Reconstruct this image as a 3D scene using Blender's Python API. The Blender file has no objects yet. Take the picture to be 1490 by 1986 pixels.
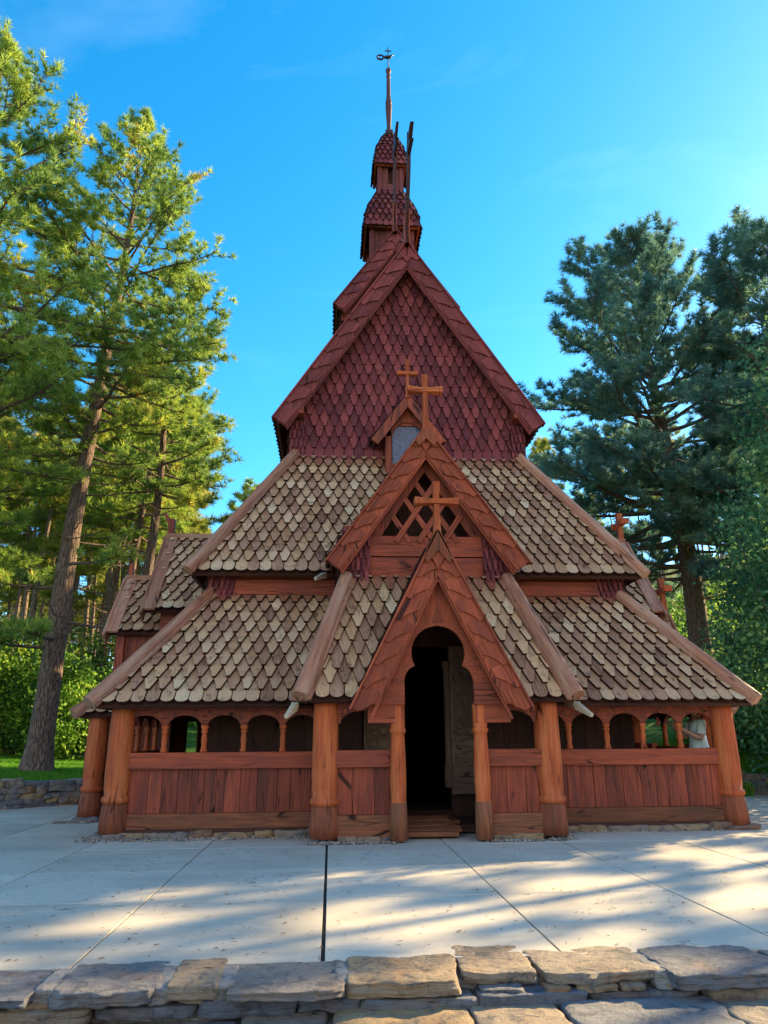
import bpy, bmesh, math, random
import numpy as np
from mathutils import Vector, Matrix, Euler, noise as mn
R = math.radians
rng = random.Random(7)
scene = bpy.context.scene
COL = scene.collection
XC = 1.48                      # axis of the church

# ------------------------------------------------------------------ helpers
class MB:
    """collects pieces (boxes, prisms, lathes, tubes) for one mesh object"""
    def __init__(s): s.V=[]; s.F=[]; s.M=[]; s.UV=[]; s.Rn=[]; s.W=[]; s.S=[]
    def add(s, verts, faces, mat=None, mi=0, grain='z', rnd=None, wear=0.0, smooth=False):
        b=len(s.V); rnd=rng.random() if rnd is None else rnd
        ou,ov=rng.uniform(0,40),rng.uniform(0,40)
        uv=[]
        for v in verts:
            x,y,z=v
            if grain=='z': uv.append((x+.61*y+ou, z+ov))
            elif grain=='x': uv.append((z+.61*y+ou, x+ov))
            else: uv.append((x+.61*z+ou, y+ov))
        for v in verts:
            s.V.append(tuple(mat@Vector(v)) if mat is not None else tuple(v))
        for i,f in enumerate(faces):
            s.F.append([b+k for k in f]); s.M.append(mi[i] if isinstance(mi,(list,tuple)) else mi)
            s.UV.append([uv[k] for k in f]); s.Rn.append(rnd); s.W.append(wear); s.S.append(smooth)
    def box(s, x0,x1,y0,y1,z0,z1, grain='z', mi=0, mat=None, rnd=None, wear=0.0):
        v=[(x0,y0,z0),(x1,y0,z0),(x1,y1,z0),(x0,y1,z0),(x0,y0,z1),(x1,y0,z1),(x1,y1,z1),(x0,y1,z1)]
        f=[(0,3,2,1),(4,5,6,7),(0,1,5,4),(1,2,6,5),(2,3,7,6),(3,0,4,7)]
        s.add(v,f,mat,mi,grain,rnd,wear)
    def beam(s, p0,p1,w,d,side=None,mi=0,rnd=None,w1=None,d1=None):
        p0,p1=Vector(p0),Vector(p1); z=(p1-p0); L=z.length; z.normalize()
        side=Vector(side) if side is not None else (Vector((0,0,1)) if abs(z.z)<.9 else Vector((1,0,0)))
        y=(side-z*side.dot(z)).normalized(); x=y.cross(z)
        m=Matrix(((x.x,y.x,z.x,p0.x),(x.y,y.y,z.y,p0.y),(x.z,y.z,z.z,p0.z),(0,0,0,1)))
        w1=w if w1 is None else w1; d1=d if d1 is None else d1
        a,b,c,e=w/2,d/2,w1/2,d1/2
        v=[(-a,-b,0),(a,-b,0),(a,b,0),(-a,b,0),(-c,-e,L),(c,-e,L),(c,e,L),(-c,e,L)]
        f=[(0,3,2,1),(4,5,6,7),(0,1,5,4),(1,2,6,5),(2,3,7,6),(3,0,4,7)]
        s.add(v,f,m,mi,'z',rnd)
    def prism(s, poly, t, mat, mi=0, mi_side=None, grain='z', rnd=None, wear=0.0, off=None, back=True):
        """poly [(u,v)] in local x,z, extruded t along local y (front at 0 looking from -y, back at t). off(u,v)->y of the front"""
        n=len(poly)
        A=sum(poly[i][0]*poly[(i+1)%n][1]-poly[(i+1)%n][0]*poly[i][1] for i in range(n))
        if A<0: poly=poly[::-1]
        o=off or (lambda u,v:0.0)
        v=[(p[0],o(*p),p[1]) for p in poly]+[(p[0],o(*p)+t,p[1]) for p in poly]
        f=[tuple(range(n))]; m=[mi]
        for i in range(n):
            j=(i+1)%n; f.append((i,n+i,n+j,j)); m.append(mi if mi_side is None else mi_side)
        if back: f.append(tuple(range(2*n-1,n-1,-1))); m.append(mi)
        s.add(v,f,mat,m,grain,rnd,wear)
    def lathe(s, prof, mat=None, n=22, mi=0, rnd=None, wob=0.0, mi_fn=None):
        v=[];f=[];m=[]; ph=rng.uniform(0,9)
        for k,(r,z) in enumerate(prof):
            for i in range(n):
                a=2*math.pi*i/n; rr=r*(1+wob*mn.noise((math.cos(a)*1.3+ph,math.sin(a)*1.3,z*1.5)))
                v.append((rr*math.cos(a),rr*math.sin(a),z))
        for k in range(len(prof)-1):
            for i in range(n):
                j=(i+1)%n; f.append((k*n+i,k*n+j,(k+1)*n+j,(k+1)*n+i)); m.append(mi if mi_fn is None else mi_fn(prof[k][1]))
        b=len(f); f.append(tuple(range(n-1,-1,-1))); m.append(m[0])
        f.append(tuple((len(prof)-1)*n+i for i in range(n))); m.append(m[-2])
        s.add(v,f,mat,m,'z',rnd)
        ou=rng.uniform(0,40); R0=max(p[0] for p in prof); c=len(s.UV)-len(f)
        for k in range(len(prof)-1):
            for i in range(n):
                w_=2*math.pi*R0/n; z0_,z1_=prof[k][1],prof[k+1][1]
                s.UV[c+k*n+i]=[(ou+i*w_,z0_),(ou+(i+1)*w_,z0_),(ou+(i+1)*w_,z1_),(ou+i*w_,z1_)]
        # round the uv round the shaft so that the grain runs up it
        for q in range(len(f)):
            s.S[-1-q]= q>1
    def tube(s, pts, rad, n=8, mi=0, rnd=None, cap=True):
        pts=[Vector(p) for p in pts]; v=[];f=[];uvl=0
        up=Vector((.3,.2,1)).normalized(); prev=None; L=0
        b=len(s.V); ou=rng.uniform(0,40); rnd=rng.random() if rnd is None else rnd
        ls=[]
        for k,p in enumerate(pts):
            t=(pts[min(k+1,len(pts)-1)]-pts[max(k-1,0)]).normalized()
            if prev is None:
                x=t.cross(up) if abs(t.dot(up))<.95 else t.cross(Vector((1,0,0)))
            else: x=prev-t*prev.dot(t)
            x.normalize(); y=t.cross(x); prev=x
            if k: L+=(p-pts[k-1]).length
            ls.append(L)
            r=rad[k] if isinstance(rad,(list,tuple)) else rad
            for i in range(n):
                a=2*math.pi*i/n; q=p+x*(r*math.cos(a))+y*(r*math.sin(a)); s.V.append(tuple(q))
        r0=rad[0] if isinstance(rad,(list,tuple)) else rad
        for k in range(len(pts)-1):
            for i in range(n):
                j=(i+1)%n
                s.F.append([b+k*n+i,b+k*n+j,b+(k+1)*n+j,b+(k+1)*n+i])
                w=2*math.pi*r0/n
                s.UV.append([(ou+i*w,ls[k]),(ou+(i+1)*w,ls[k]),(ou+(i+1)*w,ls[k+1]),(ou+i*w,ls[k+1])])
                s.M.append(mi); s.Rn.append(rnd); s.W.append(0); s.S.append(True)
        if cap:
            for base,order in ((b,range(n-1,-1,-1)),(b+(len(pts)-1)*n,range(n))):
                s.F.append([base+i for i in order]); s.UV.append([(ou+.1*math.cos(i),.1*math.sin(i)) for i in order])
                s.M.append(mi); s.Rn.append(rnd); s.W.append(0); s.S.append(False)
    def build(s, name, mats, parent=None, bevel=0.0, kind=None, label=None):
        me=bpy.data.meshes.new(name); me.from_pydata(s.V,[],s.F)
        for m in (mats if isinstance(mats,(list,tuple)) else [mats]): me.materials.append(m)
        me.polygons.foreach_set('material_index',s.M); me.polygons.foreach_set('use_smooth',s.S)
        uv=me.uv_layers.new(name='UVMap'); uv.data.foreach_set('uv',[c for l in s.UV for p in l for c in p])
        for nm,arr in (('rnd',s.Rn),('wear',s.W)):
            a=me.attributes.new(nm,'FLOAT','FACE'); a.data.foreach_set('value',arr)
        me.update()
        o=bpy.data.objects.new(name,me); COL.objects.link(o)
        if parent is not None: attach(o,parent)
        if bevel>0:
            b=o.modifiers.new('soft_edges','BEVEL'); b.width=bevel; b.segments=2; b.limit_method='ANGLE'; b.angle_limit=R(35); b.use_clamp_overlap=True
        if kind: o['kind']=kind
        if label: o['label']=label
        return o
def world_loc(o):
    m=Matrix.Translation(o.location)@o.rotation_euler.to_matrix().to_4x4()
    return (world_loc(o.parent)@o.matrix_parent_inverse@m) if o.parent else m
def attach(o,parent):
    o.parent=parent; o.matrix_parent_inverse=world_loc(parent).inverted()
def empty(name,loc,label=None,cat=None,group=None,rz=0):
    o=bpy.data.objects.new(name,None); o.location=loc; o.rotation_euler=(0,0,rz); o.empty_display_size=.3; COL.objects.link(o)
    tag(o,label,cat,group); return o
def tag(o,label=None,cat=None,group=None,kind=None):
    if label: o['label']=label
    if cat: o['category']=cat
    if group: o['group']=group
    if kind: o['kind']=kind
    return o
def frame(o,u,v):
    """matrix whose local x=u, z=v, y = u-v plane normal pointing away from the outside (front face at y=0)"""
    u=Vector(u).normalized(); v=Vector(v); v=(v-u*v.dot(u)).normalized(); y=v.cross(u)
    return Matrix(((u.x,y.x,v.x,o[0]),(u.y,y.y,v.y,o[1]),(u.z,y.z,v.z,o[2]),(0,0,0,1)))
FRONT=lambda Y,X=XC: Matrix.Translation((X,Y,0))     # local x,z in a plane facing the camera

# ------------------------------------------------------------------ materials
def newmat(name):
    m=bpy.data.materials.new(name); m.use_nodes=True; nt=m.node_tree
    return m,nt,nt.nodes['Principled BSDF']
def N(nt,t,**kw):
    n=nt.nodes.new(t)
    for k,v in kw.items():
        if k in n.inputs: n.inputs[k].default_value=v
        else: setattr(n,k,v)
    return n
def ramp(nt,fac,stops,interp='LINEAR'):
    r=nt.nodes.new('ShaderNodeValToRGB'); r.color_ramp.interpolation=interp
    e=r.color_ramp.elements
    while len(e)<len(stops): e.new(.5)
    for k,(p,c) in enumerate(stops):
        e[k].position=p; e[k].color=(*c,1) if len(c)==3 else c
    nt.links.new(fac,r.inputs['Fac']); return r.outputs['Color']
def mixc(nt,a,b,fac,mode='MIX'):
    m=nt.nodes.new('ShaderNodeMix'); m.data_type='RGBA'; m.blend_type=mode; m.clamp_factor=True
    for v,s in ((a,m.inputs[6]),(b,m.inputs[7]),(fac,m.inputs[0])):
        if hasattr(v,'is_output'): nt.links.new(v,s)
        elif isinstance(v,(int,float)): s.default_value=v
        else: s.default_value=(*v,1)
    return m.outputs[2]
def mathn(nt,op,a,b=0.0,c=None):
    m=nt.nodes.new('ShaderNodeMath'); m.operation=op
    for v,s in zip((a,b,c),m.inputs):
        if v is None: continue
        if hasattr(v,'is_output'): nt.links.new(v,s)
        else: s.default_value=v
    return m.outputs[0]
def mapr(nt,v,a,b,c,d):
    m=N(nt,'ShaderNodeMapRange'); nt.links.new(v,m.inputs[0])
    for i,x in enumerate((a,b,c,d)): m.inputs[i+1].default_value=x
    return m.outputs[0]
def coords(nt,kind,scale):
    tc=N(nt,'ShaderNodeTexCoord'); mp=N(nt,'ShaderNodeMapping'); mp.inputs['Scale'].default_value=scale
    nt.links.new(tc.outputs[kind],mp.inputs[0]); return mp.outputs[0]
def noise(nt,vec,scale,detail=4,rough=.55,dist=0.0):
    n=N(nt,'ShaderNodeTexNoise',Scale=scale,Detail=detail,Roughness=rough,Distortion=dist)
    if vec is not None: nt.links.new(vec,n.inputs['Vector'])
    return n.outputs['Fac']
def attr(nt,name):
    a=N(nt,'ShaderNodeAttribute',attribute_name=name); return a.outputs['Fac']
def bump(nt,b,h,strength,dist=.01):
    n=N(nt,'ShaderNodeBump',Strength=strength,Distance=dist); nt.links.new(h,n.inputs['Height']); nt.links.new(n.outputs[0],b.inputs['Normal'])
def setc(nt,b,c,rough=.6,spec=.3):
    nt.links.new(c,b.inputs['Base Color']); b.inputs['Roughness'].default_value=rough; b.inputs['Specular IOR Level'].default_value=spec

def wood(name,lo,hi,rough=.6,gs=(16,1.1,1),worn=None,bumpk=.35,spec=.25):
    m,nt,b=newmat(name)
    g=noise(nt,coords(nt,'UV',gs),1.6,6,.62,.7)
    fine=noise(nt,coords(nt,'UV',(90,3,1)),1.0,3,.6,.2)
    c=ramp(nt,g,[(.28,lo),(.68,hi)])
    v=N(nt,'ShaderNodeTexVoronoi',Scale=1.0); nt.links.new(coords(nt,'UV',(4.2,1.5,1)),v.inputs['Vector'])
    kn=mapr(nt,v.outputs['Distance'],.05,.13,.75,0)
    c=mixc(nt,c,tuple(x*.45 for x in lo),kn)
    if worn:
        big=noise(nt,coords(nt,'UV',(3.5,.5,1)),1.3,4,.6,.3)
        c=mixc(nt,c,worn,mapr(nt,big,.46,.68,0,.85))
    cv=N(nt,'ShaderNodeTexVoronoi',Scale=1.0,feature='DISTANCE_TO_EDGE'); nt.links.new(coords(nt,'UV',(7,.45,1)),cv.inputs['Vector'])
    crk=mathn(nt,'MULTIPLY',mapr(nt,cv.outputs[0],.008,.022,1,0),mapr(nt,noise(nt,coords(nt,'UV',(2,.8,1)),1.1,3),.48,.56,0,1))
    c=mixc(nt,c,tuple(x*.22 for x in lo),crk)
    val=mathn(nt,'MULTIPLY',mapr(nt,attr(nt,'rnd'),0,1,.72,1.18),mapr(nt,fine,.3,.7,.84,1.1))
    h=N(nt,'ShaderNodeHueSaturation'); nt.links.new(val,h.inputs['Value']); nt.links.new(c,h.inputs['Color'])
    setc(nt,b,h.outputs[0],rough,spec); bump(nt,b,mathn(nt,'SUBTRACT',mathn(nt,'ADD',g,mathn(nt,'MULTIPLY',fine,.5)),crk),bumpk*1.3,.008)
    return m
def shingle(name,stops,red,grey=1.0):
    m,nt,b=newmat(name)
    base=ramp(nt,attr(nt,'rnd'),stops)
    g=noise(nt,coords(nt,'UV',(34,1.4,1)),1.3,5,.65,.5)
    blot=noise(nt,coords(nt,'UV',(6,5,1)),1.2,4,.6,.6)
    c=mixc(nt,base,mixc(nt,base,(.6,.44,.28),.6),mapr(nt,g,.42,.72,0,.75*grey))
    c=mixc(nt,c,tuple(x*.35 for x in stops[0][1]),mapr(nt,blot,.55,.72,0,.8))
    v=N(nt,'ShaderNodeTexVoronoi',Scale=1.0); nt.links.new(coords(nt,'UV',(5,4,1)),v.inputs['Vector'])
    c=mixc(nt,c,(.05,.03,.02),mapr(nt,v.outputs['Distance'],.04,.1,.8,0))
    c=mixc(nt,c,red,attr(nt,'wear'))
    fine=noise(nt,coords(nt,'UV',(120,5,1)),1.0,2,.6)
    h=N(nt,'ShaderNodeHueSaturation'); nt.links.new(mapr(nt,fine,.3,.7,.75,1.2),h.inputs['Value']); nt.links.new(c,h.inputs['Color'])
    setc(nt,b,h.outputs[0],.75,.2); bump(nt,b,g,.5,.01); return m
M={}
M['red']=wood('red_stained_wood',(.16,.033,.019),(.38,.08,.038),.62,worn=(.1,.03,.024))
M['post']=wood('orange_stained_post',(.25,.044,.016),(.54,.115,.03),.6,worn=(.56,.17,.055))
M['board']=wood('carved_gable_board',(.19,.037,.02),(.42,.09,.036),.6,worn=(.2,.045,.028))
M['sill']=wood('weathered_sill_wood',(.13,.042,.022),(.34,.115,.05),.7,worn=(.13,.06,.032))
M['foot']=wood('weathered_post_foot',(.14,.04,.02),(.33,.09,.04),.75,worn=(.11,.045,.028))
M['log']=wood('sun_bleached_log',(.24,.09,.05),(.46,.21,.125),.6,worn=(.47,.3,.21),bumpk=.6)
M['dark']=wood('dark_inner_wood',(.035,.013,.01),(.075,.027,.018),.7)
M['carve']=wood('old_carved_wood',(.12,.065,.045),(.22,.125,.085),.7)
M['pale']=wood('bare_gutter_wood',(.42,.33,.22),(.65,.55,.4),.6)
M['shg']=shingle('weathered_roof_shingle',[(0,(.18,.07,.042)),(.2,(.45,.235,.115)),(.42,(.6,.375,.2)),(.62,(.31,.14,.088)),(.82,(.52,.29,.15)),(1,(.68,.48,.29))],(.22,.05,.03))
M['shr']=shingle('red_wall_shingle',[(0,(.11,.024,.034)),(.5,(.185,.037,.05)),(1,(.275,.06,.064))],(.15,.03,.036),.12)
M['gboard']=wood('dark_gable_board',(.13,.027,.03),(.29,.06,.055),.62,worn=(.12,.028,.036))
M['tower']=wood('dark_turret_wood',(.1,.026,.026),(.2,.05,.045),.65)
M['edge']=wood('shaded_shingle_edge',(.022,.008,.007),(.045,.014,.01),.85)  # dark red edges taken near black, painting in the shade between shingles
M['tip']=wood('dark_spire_wood',(.05,.02,.022),(.1,.04,.04),.6)
def plain(name,c,rough=.6,metal=0,spec=.4):
    m,nt,b=newmat(name); n=noise(nt,coords(nt,'Object',(1,1,1)),9,4)
    setc(nt,b,mixc(nt,tuple(x*.8 for x in c),tuple(min(1,x*1.15) for x in c),n),rough,spec); b.inputs['Metallic'].default_value=metal; return m
M['iron']=plain('dark_iron',(.03,.035,.05),.5,.6)
def stone_mat(name,cols,strata=True,ochre=.2):
    m,nt,b=newmat(name)
    base=ramp(nt,attr(nt,'rnd'),cols)
    v1=coords(nt,'Object',(2.2,5,26)); n1=noise(nt,v1,1.5,9,.7,1.4); O=coords(nt,'Object',(1,1,1))
    n2=noise(nt,O,2.3,6,.65,.8); n3=noise(nt,O,46,5,.75); n4=noise(nt,O,9,8,.72,.6)
    c=mixc(nt,base,(.42,.2,.07),mapr(nt,n2,.5,.66,0,ochre*2))
    c=mixc(nt,c,tuple(x*.5 for x in cols[0][1]),mapr(nt,n4,.5,.62,0,.7))
    c=mixc(nt,c,(.03,.027,.03),mapr(nt,n1,.33,.43,.85,0))
    c=mixc(nt,c,(.46,.42,.36),mapr(nt,n1,.6,.74,0,.4))
    c=mixc(nt,c,(.5,.5,.46),mapr(nt,n3,.62,.76,0,.6))
    setc(nt,b,c,.7,.35)
    bump(nt,b,mathn(nt,'ADD',mathn(nt,'ADD',n1,n4),mathn(nt,'MULTIPLY',n3,.4)),1.0,.03); return m
M['stone']=stone_mat('slate_stone',[(0,(.13,.145,.18)),(.3,(.2,.2,.21)),(.55,(.31,.25,.19)),(.8,(.42,.28,.14)),(1,(.21,.1,.075))])
M['mortar']=stone_mat('mortar',[(0,(.32,.3,.28)),(1,(.36,.33,.3))],ochre=.1)
def concrete():
    m,nt,b=newmat('concrete'); O=coords(nt,'Object',(1,1,1))
    n1=noise(nt,O,.9,6,.62,.4); n2=noise(nt,O,75,3,.75); n3=noise(nt,coords(nt,'Object',(.35,3,1)),1.3,6,.68,.8); n4=noise(nt,O,5,6,.7,.5)
    c=ramp(nt,n1,[(.3,(.45,.4,.325)),(.7,(.6,.54,.44))])
    c=mixc(nt,c,(.34,.3,.25),mapr(nt,n3,.53,.72,0,.55))
    c=mixc(nt,c,(.36,.32,.26),mapr(nt,n4,.52,.72,0,.5))
    c=mixc(nt,c,(.2,.18,.16),mapr(nt,n2,.6,.72,0,.7))
    v=N(nt,'ShaderNodeTexVoronoi',Scale=.55,feature='DISTANCE_TO_EDGE'); d=N(nt,'ShaderNodeMix'); d.data_type='RGBA'
    nz=N(nt,'ShaderNodeTexNoise',Scale=2.5,Detail=5.0); nt.links.new(O,nz.inputs['Vector'])
    ml=N(nt,'ShaderNodeMixRGB',blend_type='LINEAR_LIGHT'); ml.inputs[0].default_value=.35; nt.links.new(O,ml.inputs[1]); nt.links.new(nz.outputs['Color'],ml.inputs[2]); nt.links.new(ml.outputs[0],v.inputs['Vector'])
    crack=mathn(nt,'MULTIPLY',mapr(nt,v.outputs[0],.0,.006,1,0),mapr(nt,n1,.52,.6,0,1))
    c=mixc(nt,c,(.1,.09,.08),mathn(nt,'MULTIPLY',crack,.8))
    h=N(nt,'ShaderNodeHueSaturation'); nt.links.new(mapr(nt,attr(nt,'rnd'),0,1,.9,1.08),h.inputs['Value']); nt.links.new(c,h.inputs['Color'])
    setc(nt,b,h.outputs[0],.8,.25); bump(nt,b,mathn(nt,'ADD',n2,n4),.3,.006); return m
M['concrete']=concrete()
M['joint']=plain('joint_filler',(.05,.045,.045),.9)
def ground_mat(name,a,b_,c3,s=.35):
    m,nt,b=newmat(name)
    n=noise(nt,coords(nt,'Object',(1,1,1)),s,6,.65,.4); n2=noise(nt,coords(nt,'Object',(1,1,1)),11,5,.7)
    c=ramp(nt,n,[(.3,a),(.55,b_),(.75,c3)])
    c=mixc(nt,c,tuple(x*.45 for x in a),mapr(nt,n2,.5,.7,0,.7))
    setc(nt,b,c,.9,.1); bump(nt,b,n2,.8,.05); return m
M['lawn']=ground_mat('lawn_turf',(.045,.12,.015),(.06,.16,.02),(.09,.19,.03))
M['hill']=ground_mat('hill_ground',(.07,.11,.02),(.14,.19,.03),(.2,.2,.05),.25)
M['path']=ground_mat('front_gravel',(.33,.29,.24),(.4,.36,.3),(.45,.41,.35),1.2)
def leaf_mat(name,stops,trans=.35,rough=.55):
    m,nt,b=newmat(name)
    c=ramp(nt,attr(nt,'rnd'),stops); setc(nt,b,c,rough,.25)
    t=N(nt,'ShaderNodeBsdfTranslucent'); nt.links.new(c,t.inputs[0]); x=N(nt,'ShaderNodeMixShader'); x.inputs[0].default_value=trans
    nt.links.new(b.outputs[0],x.inputs[1]); nt.links.new(t.outputs[0],x.inputs[2]); nt.links.new(x.outputs[0],nt.nodes['Material Output'].inputs[0]); return m
M['needle_l']=leaf_mat('pine_needles_yellow_green',[(0,(.08,.16,.05)),(.4,(.2,.33,.07)),(.75,(.42,.54,.09)),(.96,(.62,.6,.11)),(1,(.45,.25,.09))],.55)
M['needle_r']=leaf_mat('pine_needles_blue_green',[(0,(.06,.16,.15)),(.5,(.13,.28,.23)),(1,(.28,.42,.24))],.5)
M['needle_f']=leaf_mat('pine_needles_forest',[(0,(.1,.16,.04)),(.5,(.26,.31,.05)),(1,(.5,.46,.1))],.5)
M['leaf_g']=leaf_mat('bright_shrub_leaves',[(0,(.04,.11,.02)),(.35,(.1,.22,.03)),(.7,(.22,.4,.045)),(1,(.4,.52,.08))],.45)
M['leaf_t']=leaf_mat('aspen_leaves',[(0,(.03,.1,.05)),(.4,(.08,.22,.1)),(.8,(.16,.33,.12)),(1,(.28,.42,.12))],.45)
M['grass']=leaf_mat('grass_blades',[(0,(.06,.2,.015)),(.6,(.11,.32,.02)),(1,(.22,.42,.04))],.45)
def bark(name,a,b_,c3):
    m,nt,b=newmat(name)
    v=N(nt,'ShaderNodeTexVoronoi',Scale=1.0,feature='DISTANCE_TO_EDGE'); nt.links.new(coords(nt,'UV',(13,3.6,1)),v.inputs['Vector'])
    n=noise(nt,coords(nt,'UV',(9,2,1)),1.5,6,.65,.8)
    c=ramp(nt,n,[(.3,a),(.55,b_),(.75,c3)]); c=mixc(nt,c,tuple(x*.3 for x in a),mapr(nt,v.outputs[0],.0,.13,.9,0))
    setc(nt,b,c,.85,.15); bump(nt,b,mathn(nt,'ADD',mapr(nt,v.outputs[0],0,.25,0,1),n),.9,.03); return m
M['bark']=bark('pine_bark',(.12,.085,.07),(.25,.18,.145),(.36,.27,.22))
M['bark_f']=bark('forest_bark',(.2,.15,.12),(.34,.26,.2),(.45,.36,.28))

# ------------------------------------------------------------------ shingles
def clip(poly,reg):
    out=poly; n=len(reg)
    A=sum(reg[i][0]*reg[(i+1)%n][1]-reg[(i+1)%n][0]*reg[i][1] for i in range(n))
    if A<0: reg=reg[::-1]
    for i in range(n):
        a,b=reg[i],reg[(i+1)%n]; inp=out; out=[]
        if not inp: return []
        sd=lambda p:(b[0]-a[0])*(p[1]-a[1])-(b[1]-a[1])*(p[0]-a[0])
        for k in range(len(inp)):
            p,q=inp[k],inp[(k+1)%len(inp)]; sp,sq=sd(p),sd(q)
            if sp>=0: out.append(p)
            if (sp>=0)!=(sq>=0):
                t=sp/(sp-sq); out.append((p[0]+t*(q[0]-p[0]),p[1]+t*(q[1]-p[1])))
    return out
def shingles(mb,mat,reg,w=.2,ex=.235,v0=None,round_first=True,mi=0,mie=1,th=.046,wear_top=0,topv=None,wear=0.0,tilt=True,jit=.006):
    """lays rows of pointed shingles over the convex region reg (u across, v up the slope)"""
    us=[p[0] for p in reg]; vs=[p[1] for p in reg]; v0=min(vs) if v0 is None else v0; vt=max(vs)
    rows=int((vt-v0)/ex)+1
    for r in range(rows):
        vb=v0+r*ex; k0=int(min(us)/w)-2; k1=int(max(us)/w)+2
        for k in range(k0,k1+1):
            u=(k+(.5 if r%2 else 0))*w+rng.uniform(-jit,jit); vv=vb+rng.uniform(-jit,jit)*1.3; L=ex*2.06
            h=w*.5*rng.uniform(.9,.965); tw=w*.13*rng.uniform(.8,1.3)
            if r==0 and round_first:
                p=[(u+h*math.cos(a),vv+h*.8+h*.8*math.sin(a)) for a in [math.pi*(1+i/6) for i in range(7)]]+[(u+h,vv+L),(u-h,vv+L)]
            else:
                e=rng.uniform(-.012,.012)
                p=[(u-tw,vv+e*.4),(u+tw,vv-e*.4),(u+h*.97,vv+ex*.95),(u+h,vv+L),(u-h,vv+L),(u-h*.97,vv+ex*.95)]
            p=clip(p,reg)
            if len(p)<3: continue
            area=abs(sum(p[i][0]*p[(i+1)%len(p)][1]-p[(i+1)%len(p)][0]*p[i][1] for i in range(len(p))))/2
            if area<.0006: continue
            j=rng.uniform(-.003,.003); tx=rng.uniform(-.03,.03)
            off=(lambda a,b,vb=vb,u=u,j=j,tx=tx: -.03-ex*.26+(.048/ex)*(b-vb)+j+tx*(a-u))
            wr=wear
            if wear_top and vb>vt-ex*(wear_top+.6): wr=max(wr,min(.85,.45+.3*rng.random()))
            wr=min(1,max(0,wr+(rng.uniform(-.1,.25) if rng.random()<.12 else 0)))
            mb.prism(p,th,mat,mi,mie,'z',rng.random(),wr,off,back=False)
def plane_slab(mb,mat,reg,t=.05,mi=0):
    mb.prism(reg,t,mat,mi,mi,'x')
def hip_skirt(name,eave,top,parent,front_only=False,wear_top=1,back=True,ex=.235,w=.2,gap=0):
    """eave/top = (half width, y_front, y_back, z). Returns the roof part with the shingles of its slopes"""
    (he,yf,yb,ze),(ht,tf,tb,zt)=eave,top
    mb=MB()
    quads=[((XC-he,yf,ze),(XC+he,yf,ze),(XC+ht,tf,zt),(XC-ht,tf,zt)),
           ((XC+he,yf,ze),(XC+he,yb,ze),(XC+ht,tb,zt),(XC+ht,tf,zt)),
           ((XC-he,yb,ze),(XC-he,yf,ze),(XC-ht,tf,zt),(XC-ht,tb,zt))]
    if back: quads.append(((XC+he,yb,ze),(XC-he,yb,ze),(XC-ht,tb,zt),(XC+ht,tb,zt)))
    for k,q in enumerate(quads):
        if k or not gap: quad_roof(mb,q,wear_top,ex,w); continue
        fm=frame((XC,yf,ze),(1,0,0),(0,tf-yf,zt-ze)); L=math.hypot(tf-yf,zt-ze)
        for s in (-1,1):
            reg=[(s*gap,0),(s*he,0),(s*ht,L),(s*gap*.6,L)]
            plane_slab(mb,fm@Matrix.Translation((0,.005,0)),reg,.05,2); shingles(mb,fm,reg,w,ex,wear_top=wear_top)
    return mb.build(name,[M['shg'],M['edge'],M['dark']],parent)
def quad_roof(mb,q,wear_top=1,ex=.235,w=.2,rf=True,mi=0):
    a,b,c,d=[Vector(p) for p in q]
    u=(b-a); m=Vector(((a+b)/2)); up=((c+d)/2-m)
    mat=frame(m,u,up); inv=mat.inverted()
    reg=[]
    for p in (a,b,c,d):
        l=inv@p
        if not reg or math.hypot(reg[-1][0]-l.x,reg[-1][1]-l.z)>1e-3: reg.append((l.x,l.z))
    plane_slab(mb,mat@Matrix.Translation((0,.005,0)),reg,.05,2)
    shingles(mb,mat,reg,w,ex,wear_top=wear_top,round_first=rf,mi=mi)
def hip_log(parent,p0,p1,r0,r1,name='hip_log'):
    """half round log covering a hip, nailed down with wooden pegs"""
    p0,p1=Vector(p0),Vector(p1); z=(p1-p0).normalized(); L=(p1-p0).length
    mb=MB(); n=10
    pts=[p0+(p1-p0)*(i/n)+Vector((0,0,.012*mn.noise((i*.9,p0.x,p0.z)))) for i in range(n+1)]
    mb.tube(pts,[r0+(r1-r0)*i/n+.006*mn.noise((i*.7,p0.y,1)) for i in range(n+1)],14,rnd=rng.uniform(.4,.9))
    side=z.cross(Vector((0,0,1))).normalized()
    for s in (-1,1):      # the flat roll boards beside the log
        o=side*(s*r0*.95)-Vector((0,0,r0*.62))
        mb.beam(p0+o+z*.05,p1+o,.07,.05,Vector((0,0,1)))
    return mb.build(name,[M['log']],parent,bevel=.008)

# ------------------------------------------------------------------ the church
church=empty('stave_church',(XC,10.4,0),'red brown wooden stave church with stacked steep shingled roofs and a slender spire','church')

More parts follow.
